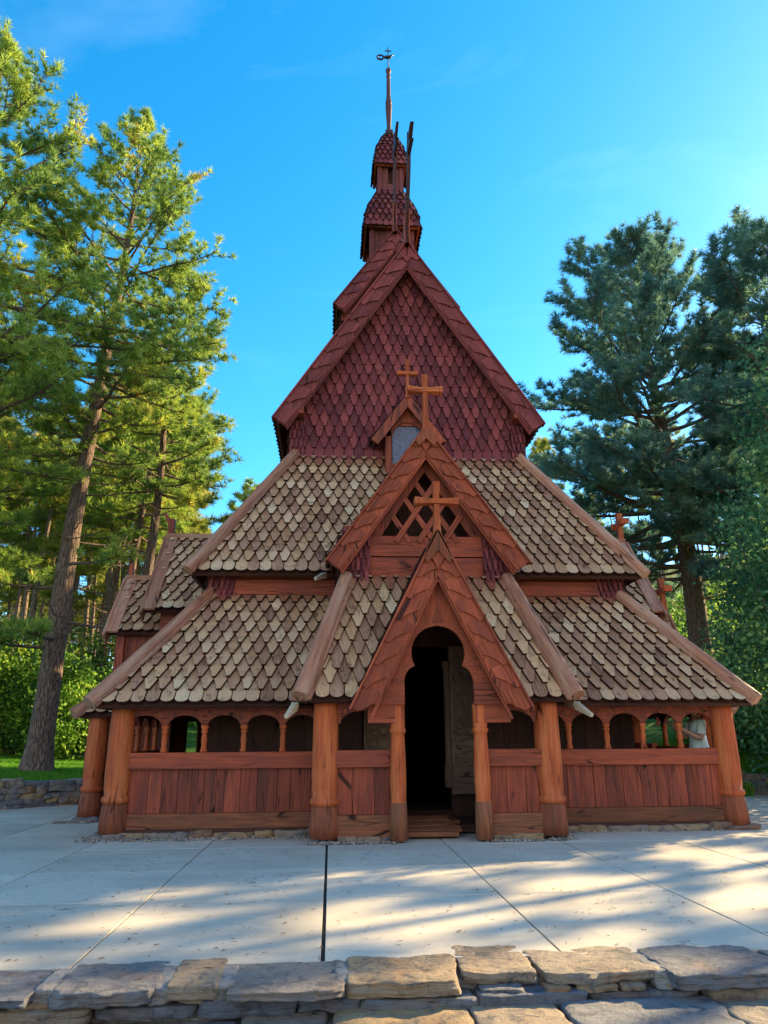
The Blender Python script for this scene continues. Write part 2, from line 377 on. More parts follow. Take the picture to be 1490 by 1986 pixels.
def bargeboards(name,parent,Y,apex,end,width,laps,t=.06,cx=XC,mat='board',cap=True,notch=False,plainb=False):
    """pair of gable boards clad in scalloped laps, apex=(0,z), end=(half,z)"""
    for s in (-1,1):
        mb=MB()
        a=Vector((0,apex)); e=Vector((s*end[0],end[1])); d=(e-a); L=d.length; d.normalize()
        nrm=Vector((-s*d.y,s*d.x))
        if nrm.y>0: nrm=-nrm
        k=width/abs(nrm.x) if abs(nrm.x)>1e-3 else 0
        ia=Vector((0,apex-width/abs(nrm.y)*1.0))
        ie=e+nrm*width
        poly=[tuple(a),tuple(e),tuple(ie),tuple(ia)]
        if notch: # curved cut at the lower end
            q=[e+nrm*(width*.42)+d*.0]
            poly=[tuple(a),tuple(e),tuple(e+nrm*(width*.3)),tuple(e+nrm*(width*.55)-d*.06),tuple(e+nrm*(width*.8)-d*.17),tuple(ie-d*.2),tuple(ia)]
        mb.prism(poly,t,FRONT(Y,cx),0,None,'z')
        if not plainb:
            sl=L/laps
            m=Matrix(((s*d.x if False else d.x,0,0,cx+a.x),(0,1,0,Y),(d.y,0,0,a.y),(0,0,0,1)))
            # local frame: x'=along d, z'=along nrm
            fm=Matrix(((nrm.x,0,d.x,cx),(0,1,0,Y),(nrm.y,0,d.y,apex),(0,0,0,1)))
            for i in range(laps):
                s0,s1=i*sl-.02,(i+1)*sl+.02
                if i==laps-1: s1=L+.0
                Wl=width*.86; A=sl*.52
                end_pts=[]
                for q in range(8):
                    tt=.26+.74*q/7; x=(1-tt)/.74
                    end_pts.append((Wl*tt, s1-.92*width*((tt-.26)/.74)**.62))
                def cutv(u): # mitre at the apex: keep x of the right sign
                    return -u*nrm.x*s/ (d.x*s) if d.x*s>1e-6 else 0
                top=lambda u: max(s0, (-nrm.x*u)/d.x+.004)
                p=[(-.025,max(top(-.025),0)),(-.025,s1),(Wl*.24,s1)]
                if i==laps-1: p=[(-.025,top(-.025)),(-.025,s1-.01),(Wl,s1-.01),(Wl,top(Wl))]
                else: p=p+end_pts+[(Wl,top(Wl))]
                if i==laps-1 and notch: p=[(-.025,top(-.025)),(-.025,s1-.01),(width*.3,s1-.01),(width*.52,s1-.07),(width*.78,s1-.17),(Wl,s1-.19),(Wl,top(Wl))]
                off=(lambda u,v,s0=s0: -.018-.028*(v-s0)/sl)
                mb.prism(p,.018,fm,0,None,'z',off=off)
        if cap:
            off=-nrm*.03
            p0=Vector((cx+off.x*.2,Y-.03,apex+.035)); p1=Vector((cx+e.x+off.x,Y-.03,e.y+off.y))
            mb.beam(p0+Vector((0,.05,0)),p1+Vector((0,.05,0))+Vector((d.x,0,d.y))*.02,.2,.028,side=(-nrm.x,0,-nrm.y))
            ii=ia+nrm*.0
            mb.beam(Vector((cx,Y+t*.5+.03,ia.y-.02)),Vector((cx+ie.x,Y+t*.5+.03,ie.y-.02)),.06,.04,side=(-nrm.x,0,-nrm.y))
        mb.build(name,[M[mat]],parent,bevel=.004)
def cross(parent,x,y,z0,z1,half,za,w=.085,d=.1,axis='x'):
    mb=MB(); n=6
    fl=lambda t,a,b:a+(b-a)*(abs(t)**2)
    # upright: narrow in the middle, flaring to its ends
    def flared(L0,L1,mat,ww,dd,bulge):
        v=[];f=[]
        for i in range(9):
            t=i/8; s=1+bulge*abs(2*t-1)**2; zz=L0+(L1-L0)*t; a,b=ww/2*s,dd/2*s
            v+=[(-a,-b,zz),(a,-b,zz),(a,b,zz),(-a,b,zz)]
        for i in range(8):
            for k in range(4): f.append((i*4+k,i*4+(k+1)%4,(i+1)*4+(k+1)%4,(i+1)*4+k))
        f+= [(3,2,1,0),(32,33,34,35)]
        mb.add(v,f,mat,0,'z')
    T=Matrix.Translation((x,y,0)); rot=Matrix.Rotation(R(90),4,'Z') if axis=='y' else Matrix.Identity(4)
    flared(z0,z1,T@rot,w,d,.35)
    flared(-half,half,Matrix.Translation((x,y,za))@rot@Matrix.Translation((0,-.012,0))@Matrix.Rotation(R(90),4,'Y'),w*.9,d*1.25,.45)
    for s in (-1,1):
        o=Matrix.Translation((x,y,za))@rot
        mb.box(s*half*.82-.008,s*half*.82+.008,-d*.98,d*.9,-w*.68,w*.68,'x',mat=o)
    return mb.build('cross',[M['post']],parent,bevel=.008)
def gable_roof(name,parent,Y0,Y1,apex,end,cx=XC,shing='shg',mi=0,axis='y',wear_top=0,yaw=0):
    """two shingled slopes with the ridge along Y"""
    mb=MB()
    for s in (-1,1):
        a=(cx+s*end[0],Y0,end[1]); b=(cx+s*end[0],Y1,end[1]); c=(cx,Y1,apex); d=(cx,Y0,apex)
        q=(a,b,c,d) if s>0 else (b,a,d,c)
        quad_roof(mb,q,wear_top)
    return mb.build(name,[M[shing],M['edge'],M['dark']],parent)
def planks(mb,x0,x1,z0,z1,Y,t=.04,w=.24,lean=0.0,mat=None,mi=0):
    x=x0
    while x<x1-.02:
        ww=min(w*rng.uniform(.75,1.25),x1-x)
        if x1-x-ww<.08: ww=x1-x
        j=rng.uniform(-.006,.006)
        mb.box(x+.002,x+ww-.002,Y+j,Y+t,z0,z1,'z',mi,mat); x+=ww
POST_P=[(.2,0),(.196,.18),(.178,.36),(.158,.4),(.188,.412),(.194,.445),(.188,.48),(.16,.495),(.172,.62),(.176,.9),(.172,1.2),(.166,1.6),(.162,1.95)]
def post(parent,x,y,z0,scale=1.0,top=1.8,name='corner_post'):
    mb=MB(); prof=[(r*scale,z) for r,z in POST_P if z<top]+[(.163*scale,top)]
    mb.lathe(prof,Matrix.Translation((x,y,z0)),26,wob=.05,mi_fn=lambda z:1 if z<.37 else 0,rnd=rng.uniform(.35,.9))
    return mb.build(name,[M['post'],M['foot']],parent,bevel=0)
COLN=[(.05,0),(.05,.045),(.036,.05),(.044,.07),(.034,.09),(.046,.17),(.04,.24),(.033,.28),(.05,.295),(.05,.315),(.036,.325),(.042,.34),(.056,.36),(.056,.4)]
def colonnette(parent,x,y,z0,h=.42):
    mb=MB(); mb.lathe([(r,z*h/.4) for r,z in COLN],Matrix.Translation((x,y,z0)),14,rnd=rng.uniform(.3,.9))
    return mb.build('colonnette',[M['post']],parent)
def arch_board(mb,x0,x1,zs,zt,arches,mat,t=.05):
    """plank with round arches cut out of its lower edge, arches=[(cx,half,rise)]"""
    xs=[x0]; low=[]
    poly_top=[(x1,zt),(x0,zt)]
    pts=[(x0,zs)]
    for cx,h,rise in sorted(arches):
        n=12
        for i in range(n+1):
            a=math.pi-math.pi*i/n; xx=cx+h*math.cos(a)
            if x0<=xx<=x1: pts.append((xx,zs+rise*math.sin(a)))
    pts.append((x1,zs))
    # split in columns so that every face is convex
    for (a,b) in zip(pts[:-1],pts[1:]):
        if b[0]-a[0]<1e-4: continue
        mb.prism([(a[0],a[1]),(b[0],b[1]),(b[0],zt),(a[0],zt)],t,mat,0,None,'x',rnd=.5)

# -- foundation of rough stones under the sills
def rock(mb,c,s,seed,nu=8,rough=.18,mi=0,rnd=None,rz=0,strata=0):
    bm=bmesh.new(); bmesh.ops.create_cube(bm,size=2); bmesh.ops.subdivide_edges(bm,edges=bm.edges[:],cuts=nu,use_grid_fill=True)
    V=[];idx={}
    mat=Matrix.Translation(c)@Matrix.Rotation(rz,4,'Z')
    for i,v in enumerate(bm.verts):
        p=v.co.copy(); q=Vector(p); L=(abs(p.x)**14+abs(p.y)**14+abs(p.z)**14)**(1/14); q=p/L
        q=Vector((q.x*s[0],q.y*s[1],q.z*s[2]))
        k=q*(1.6/max(.08,max(s)))+Vector((seed*3.1,seed*1.7,seed))
        d=mn.fractal(k,.9,2.1,4)*rough
        q=q+Vector((q.x/s[0]*d*s[0]*.5,q.y/s[1]*d*s[1]*.8,q.z/s[2]*d*s[2]*.9))
        if strata:
            q.y+=strata*(mn.noise((q.x*3+seed,q.z*55,seed)))
            q.z+=strata*.8*mn.fractal(Vector((q.x*5+seed,q.y*14,seed*2)),.8,2.2,4)
        V.append(tuple(q)); idx[v]=i
    F=[[idx[v] for v in f.verts] for f in bm.faces]; bm.free()
    mb.add(V,F,mat,mi,'x',rnd,smooth=True)
def footing(x0,x1,y,d,lo,hi,k):
    mb=MB(); x=x0
    while x<x1-.1:
        w=min(rng.uniform(.24,.6),x1-x); rock(mb,(x+w/2,y,.015),(w*.5,d,rng.uniform(lo,hi)),x*k,4,.25); x+=w*.97
    mb.build('foundation',[M['stone']],church)
footing(-2.9,-.2,11.12,.17,.06,.1,7.3); footing(3.15,5.85,11.12,.17,.06,.1,7.3); footing(.1,.85,10.42,.15,.04,.07,5.1); footing(2.12,2.9,10.42,.15,.04,.07,5.1)
for px,py in ((-3.02,11.1),(5.98,11.1),(-4.05,13.46),(7.0,13.46)):
    mb=MB(); rock(mb,(px,py,.0),(.24,.22,.07),px,4,.3); mb.build('foundation',[M['stone']],church)


# -- gallery walls round the nave (front, two sides), all open above the rail
YG=11.1; HG=4.42; ZB=.075
def gallery(name,x0,x1,arches,cols,mat,t=.05,post_at=()):
    """mat maps local (x, y outward = -y, z) to the wall"""
    mb=MB()
    mb.box(x0,x1,-.06,.09,ZB,ZB+.24,'x',1,mat)                         # sill
    planks(mb,x0,x1,ZB+.24,.9,-.005,.045,.24,mat=mat)
    o=mb.build(name,[M['red'],M['sill']],church,bevel=.005)
    mb=MB(); mb.box(x0-.02,x1+.02,-.075,.08,.9,1.125,'x',0,mat); mb.build('rail',[M['board']],o,bevel=.008)
    mb=MB(); arch_board(mb,x0,x1,1.47,1.84,arches,mat@Matrix.Translation((0,-.025,0)))
    mb.box(x0,x1,-.05,.06,1.84,1.96,'x',0,mat); mb.build('arch_board',[M['red']],o)
    for c in cols:
        p=mat@Vector((c,.0,1.125)); colonnette(o,p.x,p.y,p.z,.37)
    return o
step=.6
cl=[-2.39+ .565*i for i in range(4)]
gallery('gallery_wall',-2.86,-.1,[(c-.29,.245,.17) for c in cl]+[(cl[-1]+.27,.245,.17)],cl,Matrix.Translation((0,YG,0)))
cr=[3.56,4.14,4.70,5.27,5.8]
gallery('gallery_wall',3.05,5.86,[(c+.29,.245,.17) for c in cr[:4]]+[(3.27,.245,.17)],cr[:4],Matrix.Translation((0,YG,0)))
# side galleries
for s in (-1,1):
    m=Matrix.Translation((XC+s*4.5,11.1,0))@Matrix.Rotation(R(90*s),4,'Z')   # local x runs along the side
    if s<0: L0,L1=-2.3,-.2
    else: L0,L1=.2,2.3
    cs=[L0+.12+.58*i for i in range(4)]
    gallery('gallery_wall',L0,L1,[(c+.29,.245,.17) for c in cs],cs,m)
    # rear part of the side wall, beyond the side porch, closed with planks
    mb=MB(); mm=m
    a,b=(-12.6,-6.2) if s<0 else (6.2,12.6)
    planks(mb,a,b,.1,1.9,0,.05,.26,mat=mm); mb.build('gallery_wall',[M['red']],church)
mb=MB(); planks(mb,XC-4.5,XC+4.5,.1,1.9,23.7,.05,.26); mb.build('gallery_wall',[M['red']],church)
post(church,-3.0,11.1,.06,1.0,1.78); post(church,5.96,11.1,.06,1.0,1.78)
# gallery floor and ceiling boards, nave walls
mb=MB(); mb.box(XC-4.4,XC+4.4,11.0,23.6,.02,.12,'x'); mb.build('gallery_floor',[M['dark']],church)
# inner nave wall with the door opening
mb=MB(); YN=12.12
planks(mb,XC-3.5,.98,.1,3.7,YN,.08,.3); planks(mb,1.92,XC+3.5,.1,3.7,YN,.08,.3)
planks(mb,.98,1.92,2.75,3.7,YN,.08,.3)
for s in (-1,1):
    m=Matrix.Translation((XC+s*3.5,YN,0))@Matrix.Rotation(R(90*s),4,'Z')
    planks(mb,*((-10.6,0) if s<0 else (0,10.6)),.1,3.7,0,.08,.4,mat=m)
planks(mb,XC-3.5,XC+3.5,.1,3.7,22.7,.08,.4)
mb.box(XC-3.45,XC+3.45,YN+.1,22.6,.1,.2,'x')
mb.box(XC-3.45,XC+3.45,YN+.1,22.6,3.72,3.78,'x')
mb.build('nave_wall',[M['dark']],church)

# -- lowest roof
roof1=hip_skirt('gallery_roof',(4.84,10.72,24.1,1.76),(3.5,12.15,22.7,3.58),church,wear_top=1,gap=1.45)
for s in (-1,1): hip_log(roof1,(XC+s*4.86,10.7,1.8),(XC+s*3.5,12.15,3.68),.112,.088)
# -- strip of wall between the lowest and the middle roof
mb=MB(); YS=12.15
mb.box(XC-3.3,XC+3.3,YS,YS+.06,3.3,4.35,'x',2)
mb.box(XC-3.12,XC+3.12,YS-.05,YS,3.62,3.87,'x',2)
for s in (-1,1):
    cx=XC+s*3.34; reg=[(-.24,0),(.24,0),(.24,.75),(-.24,.75)]
    shingles(mb,Matrix.Translation((cx,YS-.02,3.36)),reg,.09,.17,round_first=False)
    m=Matrix.Translation((XC+s*3.56,YS,3.3))@Matrix.Rotation(R(90*s),4,'Z'); a,b=(0,10.4) if s>0 else (-10.4,0)
    mb.box(a,b,0,.06,0,1.05,'x',2,m)
    shingles(mb,m,[(a,0),(b,0),(b,.8),(a,.8)],.2,.235,round_first=False)
mb.box(XC-3.5,XC+3.5,22.5,22.56,3.3,4.35,'x',2)
mb.build('aisle_wall',[M['shr'],M['edge'],M['red']],church)
# -- middle roof
roof2=hip_skirt('aisle_roof',(3.82,11.8,23.0,3.9),(2.28,13.44,21.4,6.62),church,wear_top=1)
for s in (-1,1): hip_log(roof2,(XC+s*3.86,11.76,3.94),(XC+s*2.26,13.46,6.74),.1,.085)

# -- nave walls and the great west gable
mb=MB(); YW=13.5
apM,enM=11.42,(2.66,7.3)
slope=(apM-enM[1])/enM[0]
zr=lambda x:apM-slope*abs(x)
prof=[(-2.3,6.5),(2.3,6.5),(2.3,zr(2.3)-.12),(0,apM-.2),(-2.3,zr(2.3)-.12)]
mb.prism([(p[0],p[1]) for p in prof],.06,FRONT(YW),2)
shingles(mb,FRONT(YW-.01),[(-2.3,6.6),(2.3,6.6),(2.3,zr(2.3)-.16),(0,apM-.25),(-2.3,zr(2.3)-.16)],.2,.235)
for s in (-1,1):
    # corner strip of narrow shingles
    shingles(mb,Matrix.Translation((XC+s*2.24,YW-.07,6.4)),[(-.14,0),(.14,0),(.14,1.1),(-.14,1.1)],.09,.2,round_first=False)
    m=Matrix.Translation((XC+s*2.36,YW,6.3))@Matrix.Rotation(R(90*s),4,'Z'); a,b=(0,8) if s>0 else (-8,0)
    mb.box(a,b,0,.06,0,1.5,'x',2,m); shingles(mb,m,[(a,.2),(b,.2),(b,1.5),(a,1.5)],.2,.235)
    mb.box(XC+s*2.2-.09,XC+s*2.2+.09,13.1,13.5,zr(2.3)-.42,zr(2.3)-.2,'x',2)   # purlin end
mb.prism([(p[0],p[1]) for p in prof],.06,FRONT(21.3),2)
gable=mb.build('nave_gable_wall',[M['shr'],M['edge'],M['red']],church)
mainroof=gable_roof('nave_roof',church,13.14,21.6,apM,enM)
bargeboards('bargeboard',church,13.08,apM+.04,(enM[0]+.02,enM[1]-.02),.3,11,mat='gboard')

# -- dragon finials and crests of the ridges (boards seen edge on from the front)
def profile_board(name,parent,x,t,pts,mat='board'):
    """profile in (y,z), thickness t across x"""
    mb=MB(); m=Matrix(((0,1,0,x-t/2),(1,0,0,0),(0,0,1,0),(0,0,0,1)))
    mb.prism(pts,t,m,0,None,'z'); return mb.build(name,[M[mat]],parent)
def dragon(parent,x,y,z,h,lean,t):
    """neck that rises from the ridge end, bends forward and ends in an open-jawed head with a crest"""
    c=[]; n=12
    for i in range(n+1):
        k=i/n; c.append((y-lean*(k**1.2)+.12*math.sin(k*5.5), z+h*.78*k, .16*(1-.62*k)))
    left=[(a-w,b) for a,b,w in c]; right=[(a+w,b) for a,b,w in c][::-1]
    hy,hz=c[-1][0],c[-1][1]; s=h*.13
    head=[(hy-s*.7,hz-.02),(hy-s*2.2,hz-s*.5),(hy-s*1.1,hz+s*.35),(hy-s*2.4,hz+s*.75),(hy-s*1.5,hz+s*1.1),(hy-s*.5,hz+s*1.2),(hy-s*.2,hz+s*2.0),(hy+s*.1,hz+s*1.1),(hy+s*.5,hz+s*.7)]
    profile_board('dragon_head',parent,x,t*.62,left+head+right,'tip')
    profile_board('dragon_neck',parent,x,t,left[:6]+right[-6:])
    # thin back crest running up beyond the head
    profile_board('dragon_crest',parent,x+.02,t*.4,[(y-lean*.75+.22,z+h*.6),(y-lean*.98+.1,z+h),(y-lean*1.02+.06,z+h),(y-lean*.85+.1,z+h*.6)],'tip')
dragon(church,XC,13.08,apM-.05,2.25,.62,.12)
def crest(parent,x,y0,y1,z,h,t=.05):
    mb=MB(); m=Matrix(((0,1,0,x-t/2),(1,0,0,0),(0,0,1,z),(0,0,0,1)))
    mb.prism([(y0,-.1),(y1,-.1),(y1,.1),(y0,.1)],t,m,0,None,'x')
    y=y0
    while y<y1-.1:
        w=.34; pts=[]
        for i in range(16):
            a=2*math.pi*i/16; pts.append((y+w/2+.15*math.cos(a),.1+h/2+h*.48*math.sin(a)))
        for i in range(16):
            p,q=pts[i],pts[(i+1)%16]; cc=(y+w/2,.1+h/2); k=.62
            mb.prism([p,q,(cc[0]+(q[0]-cc[0])*k,cc[1]+(q[1]-cc[1])*k),(cc[0]+(p[0]-cc[0])*k,cc[1]+(p[1]-cc[1])*k)],t*.8,m,0,None,'x',rnd=.5)
        mb.prism([(y+w*.98,.05),(y+w*1.05,.1+h*1.25),(y+w*.93,.1+h*1.0)],t*.9,m,0,None,'z',rnd=.4)
        y+=w
    return mb.build('ridge_crest',[M['board']],parent)
crest(church,XC,13.5,15.5,apM+.02,.4)

# -- raised roof with the ridge turret behind the great gable
apU,enU=13.72,(1.52,11.5); YU=15.55
slU=(apU-enU[1])/enU[0]
mb=MB()
planks(mb,XC-1.3,XC+1.3,9.2,11.6,YU+.3,.05,.26)
mb.prism([(-1.3,11.6),(1.3,11.6),(0,apU-.25)],.05,FRONT(YU+.3),0)
for s in (-1,1):
    m=Matrix.Translation((XC+s*1.36,YU+.3,8.9))@Matrix.Rotation(R(90*s),4,'Z'); a,b=(0,3.4) if s>0 else (-3.4,0)
    mb.box(a,b,0,.05,0,2.75,'x',0,m); shingles(mb,m,[(a,0),(b,0),(b,2.7),(a,2.7)],.2,.235,mi=1,mie=2)
mb.prism([(-1.36,9),(1.36,9),(1.36,11.6),(0,apU-.25),(-1.36,11.6)],.05,FRONT(19.2),0)
mb.build('upper_wall',[M['red'],M['shr'],M['edge']],church)
gable_roof('upper_roof',church,YU+.06,19.5,apU,enU)
bargeboards('bargeboard',church,YU,apU+.04,(enU[0]+.02,enU[1]),.3,7,mat='gboard')
dragon(church,XC-.02,YU,apU-.1,2.9,.12,.1)
crest(church,XC,15.9,16.5,apU+.02,.38)
crest(church,XC,18.1,19.3,apU+.02,.38)

# -- ridge turret: two shrinking boxes under bell shaped roofs, finial and weather vane
TY=17.25
def bell_roof(name,z0,h0,prof,ex,w):
    mb=MB()
    prev=None
    lv=[(h0*a,z0+b) for a,b in prof]
    for k in range(4):
        rot=Matrix.Rotation(R(90*k),4,'Z')
        for (ha,za),(hb,zb) in zip(lv[:-1],lv[1:]):
            T=Matrix.Translation((XC,TY,0))@rot
            q=[T@Vector(p) for p in ((-ha,-ha,za),(ha,-ha,za),(hb,-hb,zb),(-hb,-hb,zb))]
            quad_roof(mb,q,0,ex,w,rf=(za==lv[0][1]))
    return mb.build(name,[M['shr'],M['edge'],M['red']],church)
def turret_box(name,h,z0,z1,win):
    mb=MB()
    for k in range(4):
        T=Matrix.Translation((XC,TY,0))@Matrix.Rotation(R(90*k),4,'Z')
        # boards each side of a slot window
        wn=win*.5
        mb.box(-h,-wn,-h,-h+.04,z0,z1,'z',0,T); mb.box(wn,h,-h,-h+.04,z0,z1,'z',0,T)
        mb.box(-wn,wn,-h,-h+.04,z0,z0+(z1-z0)*.35,'z',0,T); mb.box(-wn,wn,-h,-h+.04,z0+(z1-z0)*.82,z1,'z',0,T)
        for s in (-1,1): mb.box(s*h-.05,s*h+.05,-h-.03,-h+.07,z0,z1,'z',0,T)
    mb.box(XC-h*.6,XC+h*.6,TY-h*.6,TY+h*.6,z0,z1,'z',1)
    return mb.build(name,[M['tower'],M['dark']],church)
turret_box('turret',.57,11.8,14.95,.3)
bell_roof('turret_roof',14.62,.76,[(1,0),(.93,.42),(.8,.86),(.6,1.28),(.5,1.5)],.2,.17)
turret_box('turret',.33,16.0,17.25,.13)
bell_roof('turret_roof',16.98,.465,[(1,0),(.92,.36),(.76,.78),(.48,1.2),(.2,1.5)],.18,.15)
mb=MB(); mb.box(XC-.11,XC+.11,TY-.11,TY+.11,18.44,18.62,'z')
F=[(.09,18.6),(.06,18.66),(.062,18.8),(.085,19.3),(.1,19.62),(.085,19.68),(.1,19.72),(.09,19.78),(.065,20.0),(.06,20.6),(.055,20.72),(.075,20.76),(.055,20.82),(.06,20.9),(.085,20.97),(.085,21.03),(.05,21.08),(.015,21.1)]
mb.lathe(F,Matrix.Translation((XC,TY,0)),14); fin=mb.build('spire_finial',[M['tip']],church)
mb=MB(); mb.lathe([(.018,21.05),(.015,21.95)],Matrix.Translation((XC,TY,0)),8)
mb.box(XC-.1,XC+.1,TY-.01,TY+.01,21.79,21.82,'x')
# scrolled beast: ring tail, body, raised head
ring=[(XC-.24+.1*math.cos(a),TY,21.53+.085*math.sin(a)) for a in [2*math.pi*i/16 for i in range(17)]]
mb.tube(ring,.03,6,cap=False)
mb.tube([(XC-.15,TY,21.52),(XC-.07,TY,21.55),(XC,TY,21.54),(XC+.07,TY,21.57),(XC+.11,TY,21.63),(XC+.17,TY,21.655)],[.03,.05,.06,.045,.03,.015],8)
mb.build('weather_vane',[M['iron']],church)

# -- dormer with a round headed window in front of the great gable
DY=13.02
mb=MB()
for s in (-1,1): mb.box(XC-.05+s*.38-.06,XC-.05+s*.38+.06,DY+.1,13.5,6.2,7.25,'z')
nA=10
for i in range(nA):
    a0,a1=math.pi*i/nA,math.pi*(i+1)/nA
    p=lambda a,r:(r*math.cos(a),6.98+r*math.sin(a)*1.0)
    mb.prism([p(a0,.3),p(a0,.42),p(a1,.42),p(a1,.3)],.07,FRONT(DY+.1,XC-.05),0,None,'x',rnd=.5)
mb.prism([(-.36,7.22),(.36,7.22),(0,7.75)],.05,FRONT(DY+.13,XC-.05),0)
mb.box(XC-.43,XC+.33,DY+.14,DY+.2,6.2,6.42,'x')
dorm=mb.build('dormer',[M['red']],church,bevel=.004)
gm,nt,b=newmat('leaded_glass')
vv=N(nt,'ShaderNodeTexVoronoi',Scale=11,feature='DISTANCE_TO_EDGE'); nt.links.new(coords(nt,'Object',(1,1,1)),vv.inputs['Vector'])
setc(nt,b,mixc(nt,(.01,.012,.02),(.06,.1,.2),mapr(nt,vv.outputs[0],.02,.05,0,1)),.2,.5); bump(nt,b,vv.outputs[0],.4,.01); M['glass']=gm
mb=MB(); mb.prism([(-.3,6.4),(.3,6.4),(.3,6.98)]+[(.3*math.cos(a),6.98+.3*math.sin(a)) for a in [math.pi*i/10 for i in range(1,10)]]+[(-.3,6.98)],.02,FRONT(DY+.16,XC-.05))
mb.build('window_pane',[M['glass']],dorm)
gable_roof('dormer_roof',church,DY-.02,13.5,7.78,(.7,6.85),cx=XC-.05,shing='shr')
bargeboards('bargeboard',church,DY-.08,7.84,(.73,6.84),.17,1,cx=XC-.05,mat='red',cap=False,plainb=True)
cross(church,XC-.05,DY-.06,7.74,8.58,.2,8.27,.07,.08)

# ------------------------------------------------------------------ front porch
PY=10.42; PH=1.56
porch_roof_q=lambda:None
mb=MB()
zE,zT=1.79,3.7; hE,hT=1.88,1.24; yE,yT=10.1,11.12
quads=[((XC-hE,yE,zE),(XC+hE,yE,zE),(XC+hT,yT,zT),(XC-hT,yT,zT)),
       ((XC+hE,yE,zE),(XC+hE,12.2,zE),(XC+hT,12.6,zT),(XC+hT,yT,zT)),
       ((XC-hE,12.2,zE),(XC-hE,yE,zE),(XC-hT,yT,zT),(XC-hT,12.6,zT))]
for q in quads[1:]: quad_roof(mb,q,1)
apD,enD=4.08,(1.2,1.68); slD=(apD-enD[1])/enD[0]
fm=frame((XC,yE,zE),(1,0,0),(0,yT-yE,zT-zE)); Ls=math.hypot(yT-yE,zT-zE)
xd=lambda z:max(0.02,(apD-.1-z)/slD-.1)
for s in (-1,1):
    reg=[(s*xd(zE),0),(s*hE,0),(s*hT,Ls),(s*xd(zT),Ls)]
    plane_slab(mb,fm@Matrix.Translation((0,.005,0)),reg,.05,2); shingles(mb,fm,reg,wear_top=1)
porch_roof=mb.build('porch_roof',[M['shg'],M['edge'],M['dark']],church)
for s in (-1,1): hip_log(porch_roof,(XC+s*1.9,10.06,1.84),(XC+s*1.26,11.1,3.74),.125,.1)
for s in (-1,1): post(church,XC+s*1.55,PY,.05,1.02,1.78,'porch_post')
DP=[(.118,0),(.116,.28),(.112,.46),(.098,.465),(.1,.475),(.108,.7),(.104,1.0),(.094,1.27),(.09,1.33),(.108,1.345),(.112,1.37),(.108,1.395),(.097,1.405),(.1,1.45),(.1,1.71),(.092,1.725)]
for s in (-1,1):
    mb=MB(); mb.lathe(DP,Matrix.Translation((XC+s*.57,10.25,.03)),20,wob=.03,mi_fn=lambda z:1 if z<.46 else 0,rnd=.95 if s>0 else .8)
    mb.build('door_post',[M['post'],M['sill']],church)
    a,b=(XC-1.42,XC-.62) if s<0 else (XC+.62,XC+1.42)
    mb=MB(); mb.box(a,b,PY-.1,PY+.06,.05,.33,'x',1); planks(mb,a,b,.33,.93,PY-.03,.05,.26)
    o=mb.build('porch_panel',[M['red'],M['sill']],church,bevel=.005)
    mb=MB(); mb.box(a-.02,b+.02,PY-.12,PY+.05,.93,1.15,'x',0); mb.build('rail',[M['board']],o,bevel=.008)
    mb=MB(); arch_board(mb,a,b,1.5,1.9,[((a+b)/2+s*.03,.3,.17)],Matrix.Translation((0,PY-.05,0))); mb.build('arch_board',[M['red']],o)
    # side of the porch back to the gallery wall
    m=Matrix.Translation((XC+s*1.55,PY,0))@Matrix.Rotation(R(90*s),4,'Z'); a2,b2=(.18,.7) if s>0 else (-.7,-.18)
    mb=MB(); mb.box(a2,b2,-.05,.05,1.62,1.85,'x',0,m); mb.build('porch_beam',[M['red']],church)
    mb=MB(); mb.box(a2,b2,-.05,.05,.05,.33,'x',1,m); planks(mb,a2,b2,.33,.93,-.02,.045,.2,mat=m); mb.box(a2,b2,-.06,.06,.93,1.15,'x',0,m)
    mb.build('porch_side',[M['red'],M['sill']],church,bevel=.005)
    mb=MB(); q0=Vector((XC+s*1.98,10.3,1.72)); mb.beam(q0,q0+Vector((s*.1,-.28,-.14)),.09,.1,w1=.05,d1=.05); mb.beam(q0+Vector((0,0,.02)),q0+Vector((0,1.2,.1)),.1,.08)
    mb.build('gutter',[M['pale']],church,bevel=.01)
mb=MB(); q0=Vector((XC-1.62,11.55,3.83)); mb.beam(q0,q0+Vector((-.14,-.3,-.12)),.1,.1,w1=.05,d1=.05); mb.build('gutter',[M['pale']],church,bevel=.01)

# door surround with the keyhole opening
SY=10.14
mb=MB()
def hole(z):
    cz,r=2.44,.375
    if z>=2.25: return math.sqrt(max(0,r*r-(z-cz)**2))
    if z>=1.98:
        t=(z-1.98)/.27; return .33+.16*math.sqrt(max(0,1-t*t))
    return .49
zs=[1.98+.84*i/60 for i in range(61)]
for z0,z1 in zip(zs[:-1],zs[1:]):
    for s in (-1,1):
        o0,o1=min(1.05,(apD-z0)/slD-.16),min(1.05,(apD-z1)/slD-.16)
        mb.prism([(s*max(hole(z0),0.0),z0),(s*o0,z0),(s*o1,z1),(s*max(hole(z1),0.0),z1)],.06,FRONT(SY),0,None,'z',rnd=.55)
mb.prism([(-(apD-2.82)/slD+.16,2.82),((apD-2.82)/slD-.16,2.82),(0,apD-.35)],.06,FRONT(SY),0,None,'z',rnd=.5)
for s in (-1,1):
    mb.box(XC+min(s*.48,s*.98),XC+max(s*.48,s*.98),SY-.03,SY+.05,1.74,2.04,'x')
    mb.box(XC+min(s*.5,s*.98),XC+max(s*.5,s*.98),SY+.02,SY+.07,1.5,1.74,'x')
mb.prism([(-.07,2.86),(.09,2.86),(.01,3.1)],.03,FRONT(SY-.012),0,None,'x')
mb.build('door_surround',[M['board']],church)
gable_roof('door_roof',church,9.96,11.05,apD-.02,(enD[0]-.04,enD[1]+.06),shing='shg')
